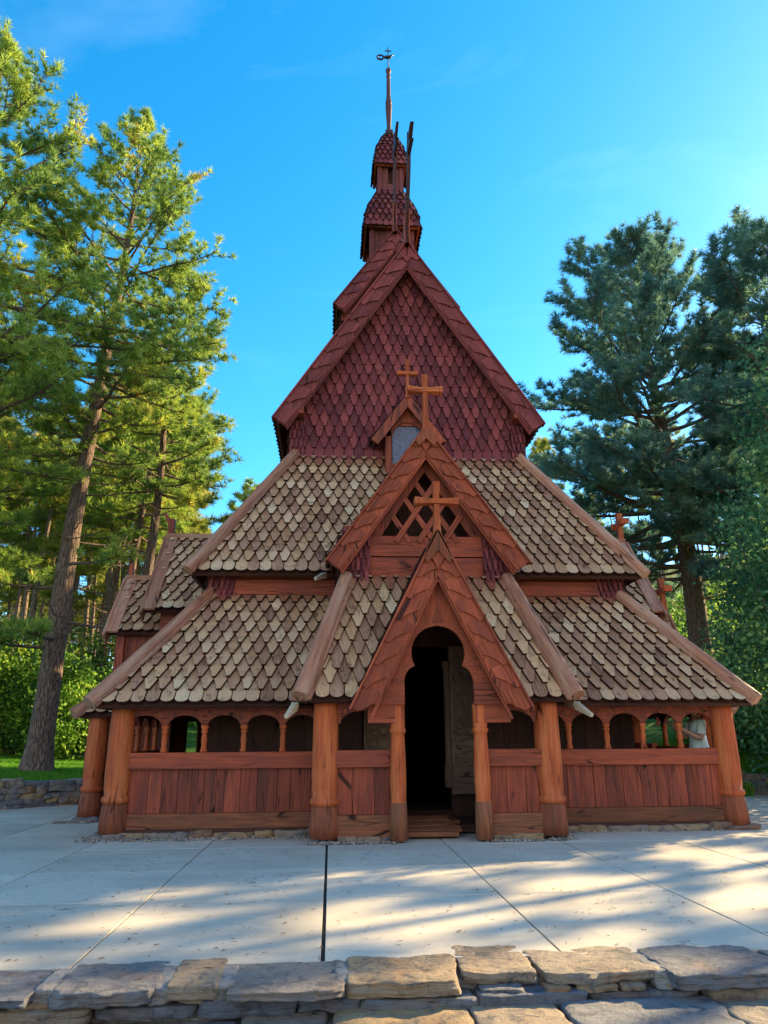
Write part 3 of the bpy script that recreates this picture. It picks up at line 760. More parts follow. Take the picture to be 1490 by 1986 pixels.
bargeboards('bargeboard',church,9.92,apD+.02,enD,.27,8,notch=True)
mb=MB()
for s in (-1,1): mb.prism([(0,4.16),(0,3.84),(s*.16,3.66),(s*.2,3.74),(s*.07,4.06)],.12,FRONT(9.84),0)
mb.box(XC-.05,XC+.05,9.86,10.9,4.02,4.12,'y'); mb.build('ridge_cap',[M['foot']],church)
cross(church,XC,9.92,4.06,4.88,.32,4.58,.085,.1)

# inner portal: columns, carved interlace panels, threshold boards
mb=MB()
for s in (-1,1):
    mb.lathe([(.075,.55),(.075,.85),(.055,.88),(.065,.92),(.05,.95),(.05,2.35),(.07,2.4),(.08,2.5)],Matrix.Translation((XC-.03+s*.43,12.04,0)),14)
    cx=XC-.03+s*.70
    mb.box(cx-.22,cx+.22,12.03,12.1,.85,2.75,'z'); mb.box(cx-.24,cx+.24,12.0,12.1,.45,.85,'x')
portal=mb.build('portal',[M['carve']],church,bevel=.004)
for s in (-1,1):
    mb=MB(); cx=XC-.03+s*.70
    for r in range(8):
        z=1.0+.21*r
        for sg in (-1,1):
            pts=[]
            for i in range(19):
                a=i/18*2*math.pi*1.3+r; rad=.05+.055*i/18
                pts.append((cx+sg*.085+rad*1.0*math.cos(a*sg),12.02+.008*math.sin(a*3),z+rad*1.15*math.sin(a)))
            mb.tube(pts,.013,5)
        mb.tube([(cx+.17*math.sin(t*.9+r),12.012,z-.12+.03*t) for t in range(10)],.014,5)
    mb.build('interlace_carving',[M['carve']],portal)
mb=MB(); mb.box(.98,1.88,11.15,12.05,.1,.16,'x'); mb.box(.95,1.75,10.5,10.95,.03,.09,'x')
for i in range(3): mb.beam((1.0,10.75+.2*i,.1+.045*i),(1.82-.06*i,10.75+.2*i,.1+.045*i),.19,.03,side=(0,-.2,1))
mb.build('threshold',[M['sill']],church,bevel=.006)

# ------------------------------------------------------------------ vestibule gable above the porch
VY=11.12
mb=MB()
mb.box(XC-.92,XC+.92,VY,VY+.05,4.06,4.39,'x'); mb.box(XC-.92,XC+.92,VY+.012,VY+.06,3.55,4.04,'x')
apV,enV=6.12,(1.56,3.9); slV=(apV-enV[1])/enV[0]
oz=lambda x:apV-slV*abs(x)-.12
for s in (-1,1):   # triangular frame with an open middle
    mb.prism([(0,5.5),(0,oz(0)),(s*1.05,oz(1.05)),(s*1.05,4.39),(s*.72,4.39)],.06,FRONT(VY-.01),0,None,'z')
    mb.box(XC+s*.92-.02,XC+s*.92+.03,VY-.03,VY+.03,3.6,4.5,'z')
    reg=[(-.22,0),(.22,0),(.22,.9),(-.22,.9)]
    shingles(mb,Matrix.Translation((XC+s*1.13,VY-.03,3.6)),reg,.085,.2,round_first=False,mi=1,mie=2)
    mb.box(XC+min(s*.92,s*1.34),XC+max(s*.92,s*1.34),VY,VY+.05,3.5,4.55,'z')
    m=Matrix.Translation((XC+s*1.36,VY,3.5))@Matrix.Rotation(R(90*s),4,'Z'); a,b=(0,1.6) if s>0 else (-1.6,0)
    mb.box(a,b,0,.05,0,.9,'x',0,m); shingles(mb,m,[(a,0),(b,0),(b,.9),(a,.9)],.17,.235,mi=1,mie=2)
vest=mb.build('vestibule_gable',[M['red'],M['shr'],M['edge']],church)
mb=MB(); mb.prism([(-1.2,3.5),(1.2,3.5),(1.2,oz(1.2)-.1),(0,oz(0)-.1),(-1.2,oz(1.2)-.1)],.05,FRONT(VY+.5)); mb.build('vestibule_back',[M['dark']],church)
mb=MB()
sl=1.09/.715
def strip(xb,dirn,y,ext):
    d=Vector((dirn*1,0,sl)).normalized()
    # stops at the opposite edge of the triangle
    zt=(5.5-4.34+sl*abs(0)-dirn*xb*sl)/2 if True else 1
    L=zt/d.z+ext
    mb.beam((XC+xb-d.x*.05,y,4.33-.04),(XC+xb+d.x*L,y,4.33+d.z*L),.085,.025,side=(0,1,0))
for xb in (-.46,-.1,.3): strip(xb,1,VY-.035,.07)
for xb in (.48,.12,-.28): strip(xb,-1,VY-.006,.02)
mb.build('lattice',[M['board']],vest,bevel=.003)
gable_roof('vestibule_roof',church,10.92,13.45,apV-.02,(enV[0]-.02,enV[1]+.05))
bargeboards('bargeboard',church,10.86,apV+.02,enV,.255,8)
mb=MB()
for s in (-1,1): mb.prism([(0,6.22),(0,5.95),(s*.12,5.82),(s*.17,5.9),(s*.06,6.14)],.12,FRONT(10.76),0)
mb.box(XC-.05,XC+.05,10.78,13.4,6.08,6.18,'y'); mb.build('ridge_cap',[M['foot']],church)
cross(church,XC,10.82,6.12,7.1,.29,6.82,.085,.1)

# ------------------------------------------------------------------ side porches
def side_porch(s):
    X=lambda d:XC+s*d
    RY=15.3
    def xroof(name,x0,x1,ridge,half,eave,crossz=None):
        mb=MB()
        for t in (-1,1):
            a=(X(x0),RY+t*half,eave); b=(X(x1),RY+t*half,eave); c=(X(x1),RY,ridge); d=(X(x0),RY,ridge)
            ccw=(t<0)==(X(x1)>X(x0))
            quad_roof(mb,(a,b,c,d) if ccw else (b,a,d,c),0)
        rf=mb.build(name,[M['shg'],M['edge'],M['dark']],church)
        mb=MB(); mb.beam((X(x0),RY,ridge+.05),(X(x1+.04),RY,ridge+.05),.14,.1)
        mb.build('ridge_board',[M['log']],rf,bevel=.006)
        for t in (-1,1):
            mb=MB(); nrm=Vector((0,t*(ridge-eave),half)).normalized()
            mb.beam(Vector((X(x1-.08),RY,ridge+.06)),Vector((X(x1-.08),RY+t*half*1.03,eave-.02))+nrm*.06,.24,.05,side=nrm)
            mb.beam(Vector((X(x1+.05),RY,ridge-.06)),Vector((X(x1+.05),RY+t*half*1.03,eave-.14))+nrm*.03,.05,.26,side=nrm)
            mb.build('verge_board',[M['log']],rf,bevel=.006)
        return rf
    xroof('side_porch_roof',1.8,5.02,5.42,1.42,3.62)
    if s<0: xroof('side_porch_roof',4.7,5.78,4.5,1.02,3.25)
    else: xroof('side_porch_roof',4.7,5.8,3.82,1.1,1.75)
    mb=MB()
    wx0,wx1=min(X(2.6),X(4.78)),max(X(2.6),X(4.78))
    for t in (-1,1): mb.box(wx0,wx1,RY+t*1.15-.03,RY+t*1.15+.03,2.4,3.75,'x')
    m=Matrix.Translation((X(4.76),RY,0))@Matrix.Rotation(R(90*s),4,'Z')
    mb.prism([(-1.15,2.4),(1.15,2.4),(1.15,3.7),(0,5.3),(-1.15,3.7)],.05,m,0)
    if s<0:
        for t in (-1,1): planks(mb,X(5.6),X(4.5),.3,3.3,RY+t*.82,.05,.2)
        mb.prism([(-.82,.3),(.82,.3),(.82,3.3),(0,4.35),(-.82,3.3)],.05,Matrix.Translation((X(5.6),RY,0))@Matrix.Rotation(R(90*s),4,'Z'),0)
        mb.box(X(5.65),X(5.5),RY-.9,RY-.8,.3,3.3,'z')
    mb.build('side_porch_wall',[M['red']],church)
    # skirt roof round the side porch
    mb=MB(); yf,yb=13.2,17.4
    fq=((X(5.85),yf,1.7),(X(4.2),yf,1.7),(X(4.2),yf+1.05,3.0),(X(4.55),yf+1.05,3.0))
    oq=((X(5.85),yb,1.7),(X(5.85),yf,1.7),(X(4.55),yf+1.05,3.0),(X(4.55),yb-1.05,3.0))
    bq=((X(4.2),yb,1.7),(X(5.85),yb,1.7),(X(4.55),yb-1.05,3.0),(X(4.2),yb-1.05,3.0))
    for q in (fq,oq,bq):
        quad_roof(mb,q if s<0 else (q[1],q[0],q[3],q[2]),1)
    sk=mb.build('side_porch_skirt',[M['shg'],M['edge'],M['dark']],church)
    hip_log(sk,(X(5.88),yf-.03,1.72),(X(4.55),yf+1.05,3.05),.11,.09)
    post(church,X(5.53),13.48,.06,1.0,1.75,'side_porch_post'); post(church,X(5.53),17.1,.06,1.0,1.75,'side_porch_post')
    mb=MB(); m=Matrix.Translation((X(5.5),15.3,0))@Matrix.Rotation(R(90*s),4,'Z')
    for a,b in ((-1.7,-.6),(.6,1.7)):
        mb=MB(); mb.box(a,b,-.05,.06,.06,.32,'x',1,m); planks(mb,a,b,.32,.92,-.01,.045,.24,mat=m); mb.box(a,b,-.07,.07,.92,1.14,'x',0,m)
        mb.build('side_porch_panel',[M['red'],M['sill']],church,bevel=.005)
    if s>0:
        cross(church,X(4.98),RY,5.42,6.12,.3,5.88,.1,.1,'y'); cross(church,X(5.78),RY,3.85,4.62,.3,4.36,.1,.1,'y')
    else:
        mb=MB(); mb.beam((X(4.98),RY,5.42),(X(4.98),RY,5.85),.12,.12,w1=.16,d1=.14); mb.beam((X(5.0),RY,5.75),(X(5.14),RY,5.98),.14,.12,w1=.05,d1=.05); mb.build('carved_finial',[M['red']],church,bevel=.01)
        mb=MB(); mb.beam((X(5.74),RY,4.5),(X(5.74),RY,4.85),.12,.1,w1=.08,d1=.08); mb.build('carved_finial',[M['red']],church,bevel=.01)
side_porch(-1); side_porch(1)
SKY_SAT,SKY_HUE,SKY_STR,SUN_E,EXPO=1.43,.488,.122,4.9,1.86
FILL_CLOUD=(3.6,3.1,3.0)  # colour of the added clouds out of view that brighten the facade
SHADE=[(22,17.5,.95,'slender pine beyond the right edge, in the middle of the sunny side'),(26,21.6,1.0,'slender pine beyond the right edge, farthest up the slope'),(20,14.0,.9,'slender pine beyond the right edge, nearest the terrace')]
# ------------------------------------------------------------------ terrace, steps, ground
def sd_terrace(x,y):
    l=(-.58*(x+6.47)+.815*(y-15.9)); l=min(l, -(x+4.75)) if y>17.2 else l
    r=.72*(x-9.35)+.69*(y-17.3)
    b=y-28.5
    return l,r,b
def hgt(x,y):
    l,r,b=sd_terrace(x,y)
    if y<4.75: 
        base=-.42 if x<12 else -.42+.1*(x-12)
        return base+(.06*(-x-12) if x<-12 else 0)
    s=max(l,r,b)
    if s<=.15: return -.13
    k=min(1,(s-.15)/.25)
    if s==l: g=(.07*s if s<11 else .77+.21*(s-11))+.12*max(0,s-28)
    elif s==r: g=.27*s
    else: g=.2*s
    # blend the two hillsides behind the church
    if l>3 and r>3: g=(l*(.07*min(l,11)+.21*max(0,l-11))+r*.27*r)/(l+r)*.9
    g=min(g,34)
    return -.13+k*.5+g+.12*mn.noise((x*.3,y*.3,3))*min(1,s*.2)
def grid_obj(name,xs,ys,mat,fn):
    V=[(x,y,fn(x,y)) for y in ys for x in xs]; nx=len(xs)
    F=[(j*nx+i,j*nx+i+1,(j+1)*nx+i+1,(j+1)*nx+i) for j in range(len(ys)-1) for i in range(nx-1)]
    me=bpy.data.meshes.new(name); me.from_pydata(V,[],F); me.materials.append(mat); me.polygons.foreach_set('use_smooth',[True]*len(F))
    o=bpy.data.objects.new(name,me); COL.objects.link(o); return o
def ax(a,b,near,fine,coarse):
    out=[a]; 
    while out[-1]<b:
        d=abs(out[-1]-near); out.append(out[-1]+max(fine,min(coarse,(d-14)*.12)))
    return out
xs=ax(-240,240,0,.3,12); ys=ax(-120,330,14,.3,12)
g=grid_obj('ground',xs,ys,M['lawn'],hgt); g['kind']='structure'
g.data.materials.append(M['hill']); g.data.materials.append(M['path'])
mi=[]
for p in g.data.polygons:
    c=p.center; l,r,b=sd_terrace(c.x,c.y); s=max(l,r,b)
    mi.append(2 if (c.y<4.75 and abs(c.x)<9) or (s<.1 and c.y>=4.75) else (1 if s>11.5 else 0))
g.data.polygons.foreach_set('material_index',mi)

mb=MB()   # concrete slabs with open joints
jx=[-.03+1.53*i for i in range(-6,8)]; jy=[5.25,6.97,8.5,10.03,11.55,13.1,14.6,16.1,17.7,19.2,20.8,22.3,23.9,25.4,27,28.5]
def in_terr(x,y):
    l,r,b=sd_terrace(x,y); return max(l,r,b)
for i in range(len(jx)-1):
    for j in range(len(jy)-1):
        g0=.008 if jx[i]!=-.03 else .014; g1=.008 if abs(jx[i+1]+.03)>.01 else .014
        x0,x1=jx[i]+g0,jx[i+1]-g1; y0,y1=jy[j]+.004,jy[j+1]-.004
        if j==0: y0-=.12
        cs=[(x0,y0),(x1,y0),(x1,y1),(x0,y1)]
        if all(in_terr(*c)>.2 for c in cs): continue
        if x0>XC-3.3 and x1<XC+3.3 and y0>11.6 and y1<23: continue
        n=6; z=rng.uniform(-.002,.002); reg=cs
        # cut by the retaining walls
        for nx,ny,px,py in ((-.58,.815,-6.47,15.9),(.72,.69,9.35,17.3)):
            out=[]
            f=lambda p:-(nx*(p[0]-px)+ny*(p[1]-py))+.2
            for k in range(len(reg)):
                p,q=reg[k],reg[(k+1)%len(reg)]; a,b=f(p),f(q)
                if a>=0: out.append(p)
                if (a>=0)!=(b>=0):
                    t=a/(a-b); out.append((p[0]+t*(q[0]-p[0]),p[1]+t*(q[1]-p[1])))
            if y0<17.2 or nx>0: reg=out
            if len(reg)<3: break
        if len(reg)<3: continue
        m=Matrix(((1,0,0,0),(0,0,1,0),(0,-1,0,z),(0,0,0,1)))
        mb.prism(reg,.09,m,0,None,'x')
o=mb.build('terrace',[M['concrete']],None,bevel=.003); tag(o,kind='structure')
mb=MB(); mb.box(-11,11,5.1,16,-.1,-.028,'x'); mb.box(-3.6,9,16,28.5,-.1,-.028,'x'); o=mb.build('terrace_bed',[M['joint']]); tag(o,kind='structure')

# gravel strip along the foot of the walls (uncountable)
def pebbles(name,spots,n,seed):
    r=random.Random(seed); bm=bmesh.new(); bmesh.ops.create_icosphere(bm,subdivisions=1,radius=1)
    T=np.array([v.co[:] for v in bm.verts]); Fs=np.array([[v.index for v in f.verts] for f in bm.faces]); bm.free()
    V=[];F=[];Rn=[]
    for k in range(n):
        x0,x1,y0,y1=spots[k%len(spots)]; s=r.uniform(.011,.03)
        a=r.uniform(0,6.28); sc=np.array([s*r.uniform(.8,1.4),s*r.uniform(.7,1.1),s*r.uniform(.5,.8)])
        P=T*sc*(1+.25*np.array([[r.uniform(-1,1)] for _ in T])); c,sn=math.cos(a),math.sin(a)
        Q=np.stack([P[:,0]*c-P[:,1]*sn,P[:,0]*sn+P[:,1]*c,P[:,2]],1)+np.array([r.uniform(x0,x1),y0+(y1-y0)*r.random()**1.0,s*.4+.004])
        b=len(V)*len(T); V.append(Q); F.append(Fs+b); Rn+= [r.random()]*len(Fs)
    return np_mesh(name,np.concatenate(V),np.concatenate(F),Rn,True)
def np_mesh(name,V,F,Rn=None,smooth=False):
    me=bpy.data.meshes.new(name); k=F.shape[1]
    me.vertices.add(len(V)); me.vertices.foreach_set('co',V.astype(np.float32).ravel())
    me.loops.add(F.size); me.loops.foreach_set('vertex_index',F.astype(np.int32).ravel())
    me.polygons.add(len(F)); me.polygons.foreach_set('loop_start',np.arange(0,F.size,k,dtype=np.int32)); me.polygons.foreach_set('loop_total',np.full(len(F),k,dtype=np.int32))
    if smooth: me.polygons.foreach_set('use_smooth',np.ones(len(F),dtype=bool))
    if Rn is not None:
        a=me.attributes.new('rnd','FLOAT','FACE'); a.data.foreach_set('value',np.asarray(Rn,dtype=np.float32))
    me.update(); me.validate(); return me
M['pebble']=stone_mat('river_pebble',[(0,(.18,.17,.17)),(.3,(.42,.36,.3)),(.6,(.5,.42,.33)),(.8,(.3,.2,.16)),(1,(.55,.53,.5))],ochre=.1)
me=pebbles('gravel',[(-3.3,-.1,10.72,11.0),(-3.2,-1.0,10.68,10.95),(-3.4,-2.9,10.8,11.3),(-4.5,-3.9,13.05,13.3),(-.3,.25,10.12,10.3),(3.1,6.0,10.9,11.0),(3.0,3.3,10.2,10.6),(-.1,.9,10.1,10.28),(2.05,3.1,10.12,10.3)],900,3)
me.materials.append(M['pebble']); o=bpy.data.objects.new('gravel',me); COL.objects.link(o); tag(o,'small mixed river pebbles strewn along the foot of the church walls','gravel',kind='stuff')

# front retaining wall: cap stones, a thin course below and a lower step, each stone a part
def stone_obj(name,parent,c,s,seed,rnd,nu=(14),rough=.16,strata=.006,rz=0):
    mb=MB(); rock(mb,c,s,seed,nu,rough,rnd=rnd,rz=rz,strata=strata); return mb.build(name,[M['stone']],parent)
wall=empty('stone_retaining_wall',(0,5.05,-.2),'low wall of big slate capstones edging the concrete in the foreground','wall')
caps=[(-3.6,-2.75,.1),(-2.72,-2.2,.5),(-2.17,-1.63,.08),(-1.52,-.97,.33),(-.9,-.62,.62),(-.56,.09,.4),(.12,.77,.66),(.8,1.24,.6),(1.27,1.97,.55),(2.0,2.75,.2),(2.78,3.5,.4),(3.53,4.2,.3)]
caps+=[(4.25,5.1,.15),(5.12,5.7,.5),(5.73,6.5,.3),(6.53,7.4,.6),(-4.4,-3.63,.45),(-5.1,-4.43,.2),(-5.95,-5.13,.35)]
for k,(a,b,c) in enumerate(caps):
    y=5.06+.05*math.sin(k*2.1)+(.12 if k in (8,7) else 0); hh=.085 if k%3 else .07
    stone_obj('capstone',wall,((a+b)/2,y-.135,-.03+.005*math.sin(k*1.9)),((b-a)*.505,.27+.02*math.sin(k*3),.034+.008*math.sin(k*2.3)),k*2.37+1,c,36,.16,.011,rz=.03*math.sin(k*5))
xx=-5.6; k=0
while xx<7.2:
    w=rng.uniform(.28,.75); stone_obj('wall_stone',wall,(xx+w/2,4.9+rng.uniform(-.03,.03),-.118+rng.uniform(-.008,.008)),(w*.5,.2,.034+rng.uniform(-.006,.01)),k*1.9+40,rng.choice([.1,.25,.4,.95,.3,.6]),12,.2,.006); xx+=w*1.01; k+=1
xx=-4
while xx<5:
    w=rng.uniform(.1,.3); stone_obj('wall_stone',wall,(xx+w/2,4.84+rng.uniform(-.02,.02),-.074+rng.uniform(-.004,.004)),(w*.5,.12,.014),xx*3.9+80,rng.random(),6,.25,.004); xx+=w*rng.uniform(1.0,1.9)
mb=MB(); mb.box(-6,8,4.86,5.3,-.4,-.05,'x'); mb.build('mortar',[M['mortar']],wall)
for x in (-1.575,-.935,-.59,.105,2.0-.015,-2.19):
    mb=MB(); rock(mb,(x,4.93,-.045),(.06,.2,.045),x*9,8,.25); mb.build('mortar',[M['mortar']],wall)
step=empty('stone_step',(0,4.5,-.4),'broad step of rough slate slabs at the bottom edge of the photo','step')
xx=-3.2; k=0
for a,b,c,dz in ((-3.3,-2.3,.2,0),(-2.27,-1.45,.15,-.01),(-1.42,-.5,.1,-.03),(-.47,.0,.5,0),(.03,.78,.75,.015),(.8,1.3,.6,.02),(1.32,2.2,.3,.025),(2.22,2.95,.55,.015),(2.98,3.9,.3,0),(3.93,4.8,.1,.01),(4.83,5.9,.4,0),(5.93,7.2,.2,-.01),(-4.3,-3.33,.3,0),(-5.4,-4.33,.15,0)):
    stone_obj('step_stone',step,((a+b)/2,4.4+.05*math.sin(k*2.7),-.215+dz),((b-a)*.5,.38,.07),k*3.3+120,c,22,.15,.007); k+=1
mb=MB(); mb.box(-6,8,4.1,5.05,-.45,-.185,'x'); mb.build('mortar',[M['mortar']],step)

# field stone walls behind the terrace
def fieldwall(name,pts,h,label,seed,rise=.0):
    mb=MB(); r=random.Random(seed)
    for (x0,y0),(x1,y1) in zip(pts[:-1],pts[1:]):
        L=math.hypot(x1-x0,y1-y0); rz=math.atan2(y1-y0,x1-x0); z=-.05
        while z<h-.05:
            t=-.05; hh=r.uniform(.09,.17)
            while t<L:
                w=r.uniform(.22,.6); c=(t+w/2)/L
                rock(mb,(x0+(x1-x0)*c,y0+(y1-y0)*c,z+hh/2+r.uniform(-.02,.02)),(w*.51,.2,hh*.56*r.uniform(.85,1.2)),r.uniform(0,99),5,.28,rnd=r.choice([.15,.3,.35,.5,.6,.75,.9]),rz=rz+r.uniform(-.06,.06),strata=.006); t+=w*.98
            z+=hh
    o=mb.build(name,[M['stone']]); tag(o,label,'wall'); return o
fieldwall('field_stone_wall',[(-12.5,11.65),(-9,14.1),(-6.47,15.95),(-5.0,17.05)],.45,'dry stone wall holding up the lawn under the big pine trunk',5)
fieldwall('field_stone_wall',[(8.9,18.4),(9.45,17.4),(12.2,14.5),(16,10.6)],.4,'dry stone wall under the leafy bushes by the church corner post',9)

# ------------------------------------------------------------------ vegetation
def star_faces(P,A,n,ln,wd,r,rn,spread=1.25,tipw=0):
    """needle tufts: P positions, A axes -> arrays of thin triangles"""
    K=len(P); rs=np.random.RandomState(r)
    A=A/np.linalg.norm(A,axis=1,keepdims=True)
    ref=np.where(np.abs(A[:,2:3])<.9,np.array([[0,0,1.]]),np.array([[1.,0,0]]))
    X=np.cross(A,ref); X/=np.linalg.norm(X,axis=1,keepdims=True); Y=np.cross(A,X)
    th=np.arccos(1-rs.rand(K,n)*(1-math.cos(spread))); ph=rs.rand(K,n)*2*np.pi
    D=(np.cos(th)[...,None]*A[:,None]+np.sin(th)[...,None]*(np.cos(ph)[...,None]*X[:,None]+np.sin(ph)[...,None]*Y[:,None]))
    L=ln*rs.uniform(.7,1.15,(K,n,1))
    S=np.cross(D,rs.normal(size=(K,n,3))); S/=np.linalg.norm(S,axis=2,keepdims=True)+1e-9
    P0=P[:,None]+D*L*.08
    a=P0+S*wd*.4; b=P0-S*wd*.4; c=P0+D*L*.55+S*wd*.5; d=P0+D*L-D*0
    V=np.stack([a,b,d+S*wd*.12],2).reshape(-1,3)
    F=np.arange(K*n*3).reshape(-1,3)
    Rn=np.repeat(rn,n)+rs.uniform(-.12,.12,K*n)
    return V,F,np.clip(Rn,0,1)
def pine(seed,H,r0,lo,spread,nl,lean=(0,0),n_need=12,nlen=.24,nw=.028,bend=.3,dens=1.0,low=0,dead=6,shape=0,nmat='needle_l',bmat='bark',twigs=True,stub=None):
    r=random.Random(seed); mb=MB()
    ph=r.uniform(0,9); n=14
    def axis(z):
        t=z/H; return Vector((lean[0]*t+bend*(mn.noise((ph,t*2.2,0)))*t*2,lean[1]*t+bend*mn.noise((ph+5,t*2.2,0))*t*2,z))
    rad=lambda z:r0*(max(.02,(1-(z/H)**1.15)))*(1+.55*math.exp(-z/.35))
    zs=[-.4,-.1,.15,.4,.8]+[.8+(H-.9)*i/n for i in range(1,n+1)]
    mb.tube([axis(z) for z in zs],[rad(max(0,z)) for z in zs],14,rnd=.5)
    P=[];A=[]
    def limb(z,az,L,el,bare=False,rr=None,droop=0):
        p=axis(z); d=Vector((math.cos(az)*math.cos(el),math.sin(az)*math.cos(el),math.sin(el)))
        pts=[p]; m=7; cur=p.copy(); dd=d.copy()
        for i in range(m):
            dd=(dd+Vector((r.uniform(-.16,.16),r.uniform(-.16,.16),r.uniform(-.08,.12)+.06*i/m-droop*(1-i/m)))).normalized()
            cur=cur+dd*(L/m); pts.append(cur.copy())
        rr=rr or max(.014,min(rad(z)*.42,.02*L+.012))
        mb.tube(pts,[rr*(1-.85*i/m)+.004 for i in range(m+1)],5,cap=False,rnd=.35)
        def fol(pts,frac):
            for q in range(len(pts)-1):
                if q/(len(pts)-1)<frac: continue
                ax_=(pts[q+1]-pts[q]); seg=ax_.length; k=max(1,int(seg*dens/.12+r.random()))
                for _ in range(k):
                    pp=pts[q]+ax_*r.random()+Vector((r.uniform(-.05,.05),r.uniform(-.05,.05),r.uniform(-.03,.07)))
                    P.append(pp); A.append(ax_.normalized()+Vector((r.uniform(-.5,.5),r.uniform(-.5,.5),r.uniform(.0,.8))))
            P.append(pts[-1]); A.append(pts[-1]-pts[-2])
        if not bare: fol(pts,.55)
        ns=max(2,int((4+L*4.2)*(.4 if bare else 1)))
        for k in range(ns):
            s=r.uniform(.28,.98); i=min(m-1,int(s*m)); q=pts[i]+(pts[i+1]-pts[i])*(s*m-i)
            ax_=(pts[i+1]-pts[i]).normalized(); side=ax_.cross(Vector((0,0,1))).normalized()*r.choice((-1,1))
            sd=(ax_*r.uniform(.4,1)+side*r.uniform(.4,1)+Vector((0,0,r.uniform(-.15,.55)))).normalized()
            SL=(L*r.uniform(.16,.34)+.12)*(1.15-s*.4); sp=[q]
            for j in range(3):
                sd=(sd+Vector((r.uniform(-.2,.2),r.uniform(-.2,.2),r.uniform(-.05,.25)))).normalized(); q=q+sd*SL/3; sp.append(q)
            if twigs: mb.tube(sp,[.011,.008,.006,.004],4,cap=False,rnd=.3)
            if not bare: fol(sp,.1)
    for i in range(nl):
        u=(i+r.random()*.6)/nl; t=lo+(0.985-lo)*u; z=t*H
        if shape==2: pr=(.42+.58*math.sin(math.pi*min(1,u*.88+.1)))*(1-u**5)+.06
        elif shape==0: pr=((1-u)**.62)*(.62+.38*min(1,u*5))+.10
        else: pr=(1-u)**.45*(.5+.5*min(1,u*3))+.12
        az=i*2.399+r.uniform(-.5,.5); L=spread*pr*r.uniform(.6,1.12)
        el=R(-12+58*u**1.3)+r.uniform(-.18,.2)
        limb(z,az,L,el)
    for i in range(dead):
        z=H*(lo*.45+lo*.7*r.random()); limb(z,r.uniform(0,6.28),spread*r.uniform(.3,.75),r.uniform(-.35,.1),True,.022)
    for spec in (low or []):
        limb(*spec)
    if stub:
        z,az,L,el=stub; p=axis(z); d=Vector((math.cos(az)*math.cos(el),math.sin(az)*math.cos(el),math.sin(el)))
        mb.tube([p,p+d*L*.5,p+d*L],[rad(z)*.75,rad(z)*.6,rad(z)*.35],9,rnd=.9)
    # leading shoots
    for k in range(10):
        p=axis(H*(.93+.07*r.random())); P.append(p+Vector((r.uniform(-.25,.25),r.uniform(-.25,.25),r.uniform(-.1,.3)))); A.append(Vector((r.uniform(-.6,.6),r.uniform(-.6,.6),1)))
    P=np.array([p[:] for p in P]); A=np.array([a[:] for a in A])
    # colour drifts in clumps through the crown
    rn=np.array([.5+.55*mn.noise((p[0]*.8+seed,p[1]*.8,p[2]*.8))+r.uniform(-.22,.22) for p in P])
    V,F,Rn=star_faces(P,A,n_need,nlen,nw,seed,rn)
    me=np_mesh('crown',V,F,Rn); me.materials.append(M[nmat])
    return mb,me,bmat
def place_pine(name,loc,args,label,group=None,rz=0,scale=1.0):
    mb,me,bm=args
    t=empty(name,loc,label,'tree',group,rz); t.scale=(scale,)*3
    tr=mb.build('trunk',[M[bm]]); tr.parent=t
    cr=bpy.data.objects.new('crown',me); COL.objects.link(cr); cr.parent=t; return t
def copy_tree(src,loc,rz,sc,label=None,group=None):
    c=src.copy(); COL.objects.link(c); c.location=loc; c.rotation_euler=(0,0,rz); c.scale=sc
    if label: c['label']=label
    if group: c['group']=group
    for ch in list(src.children):
        d=ch.copy(); COL.objects.link(d); d.parent=c
    return c
def G(x,y): return hgt(x,y)
FULL=True
GN='big pines round the church'
place_pine('pine_tree',(-7.15,19.2,G(-7.15,19.2)),pine(11,20.6,.3,.4,3.1,84,shape=2,dens=1.3,n_need=16,nlen=.215,nw=.03,lean=(.7,.3),bend=.35,low=[(3.4,2.6,1.9,-.2),(3.7,.2,2.0,-.15),(3.2,-1.5,1.6,-.1),(4.6,3.3,2.2,-.2),(5.2,-.6,2.0,-.1),(3.0,3.9,2.0,-.15)],dead=12),'tall pine with a thick grey trunk on the lawn behind the low stone wall',GN)
place_pine('pine_tree',(-9.5,17.2,G(-9.5,17.2)),pine(23,20.4,.3,.3,4.2,88,shape=2,dens=1.3,n_need=16,nlen=.215,nw=.03,lean=(-.2,0),bend=.3,dead=8),'tallest pine, its top highest at the upper left edge of the photo',GN)
place_pine('pine_tree',(-6.2,23.2,G(-6.2,23.2)),pine(91,17.6,.22,.46,2.5,62,lean=(.5,.2),shape=2,dens=1.3,n_need=14,nlen=.23,nw=.032,dead=14),'slim straight pine between the big pine and the small side gables',GN)
place_pine('pine_tree',(-12.2,22.5,G(-12.2,22.5)),pine(97,16.5,.26,.2,3.4,80,shape=2,dens=1.3,n_need=14,nlen=.23,nw=.032,dead=6),'bushy pine with low green boughs at the left edge of the photo',GN)
place_pine('pine_tree',(-7.75,27,G(-7.75,27)),pine(31,15.6,.24,.48,3.1,50,dens=1.4,shape=2,lean=(.5,0),dead=14,n_need=11,nlen=.28,nw=.034),'pine with a dark slender trunk rising behind the small side gables',GN)
place_pine('pine_tree',(-9.4,29,G(-9.4,29)),pine(37,15.0,.25,.55,2.6,40,dens=1.4,shape=2,lean=(1.6,0),dead=16,n_need=11,nlen=.28,nw=.034),'leaning pine with a long bare trunk between the big pine and the side gables',GN)
place_pine('pine_tree',(-5.6,46,G(-5.6,46)),pine(41,13.6,.2,.25,2.8,50,dens=1.2,n_need=10,nlen=.36,nw=.05,dead=4),'small lone pine against the sky beside the upper left roof slope',GN)
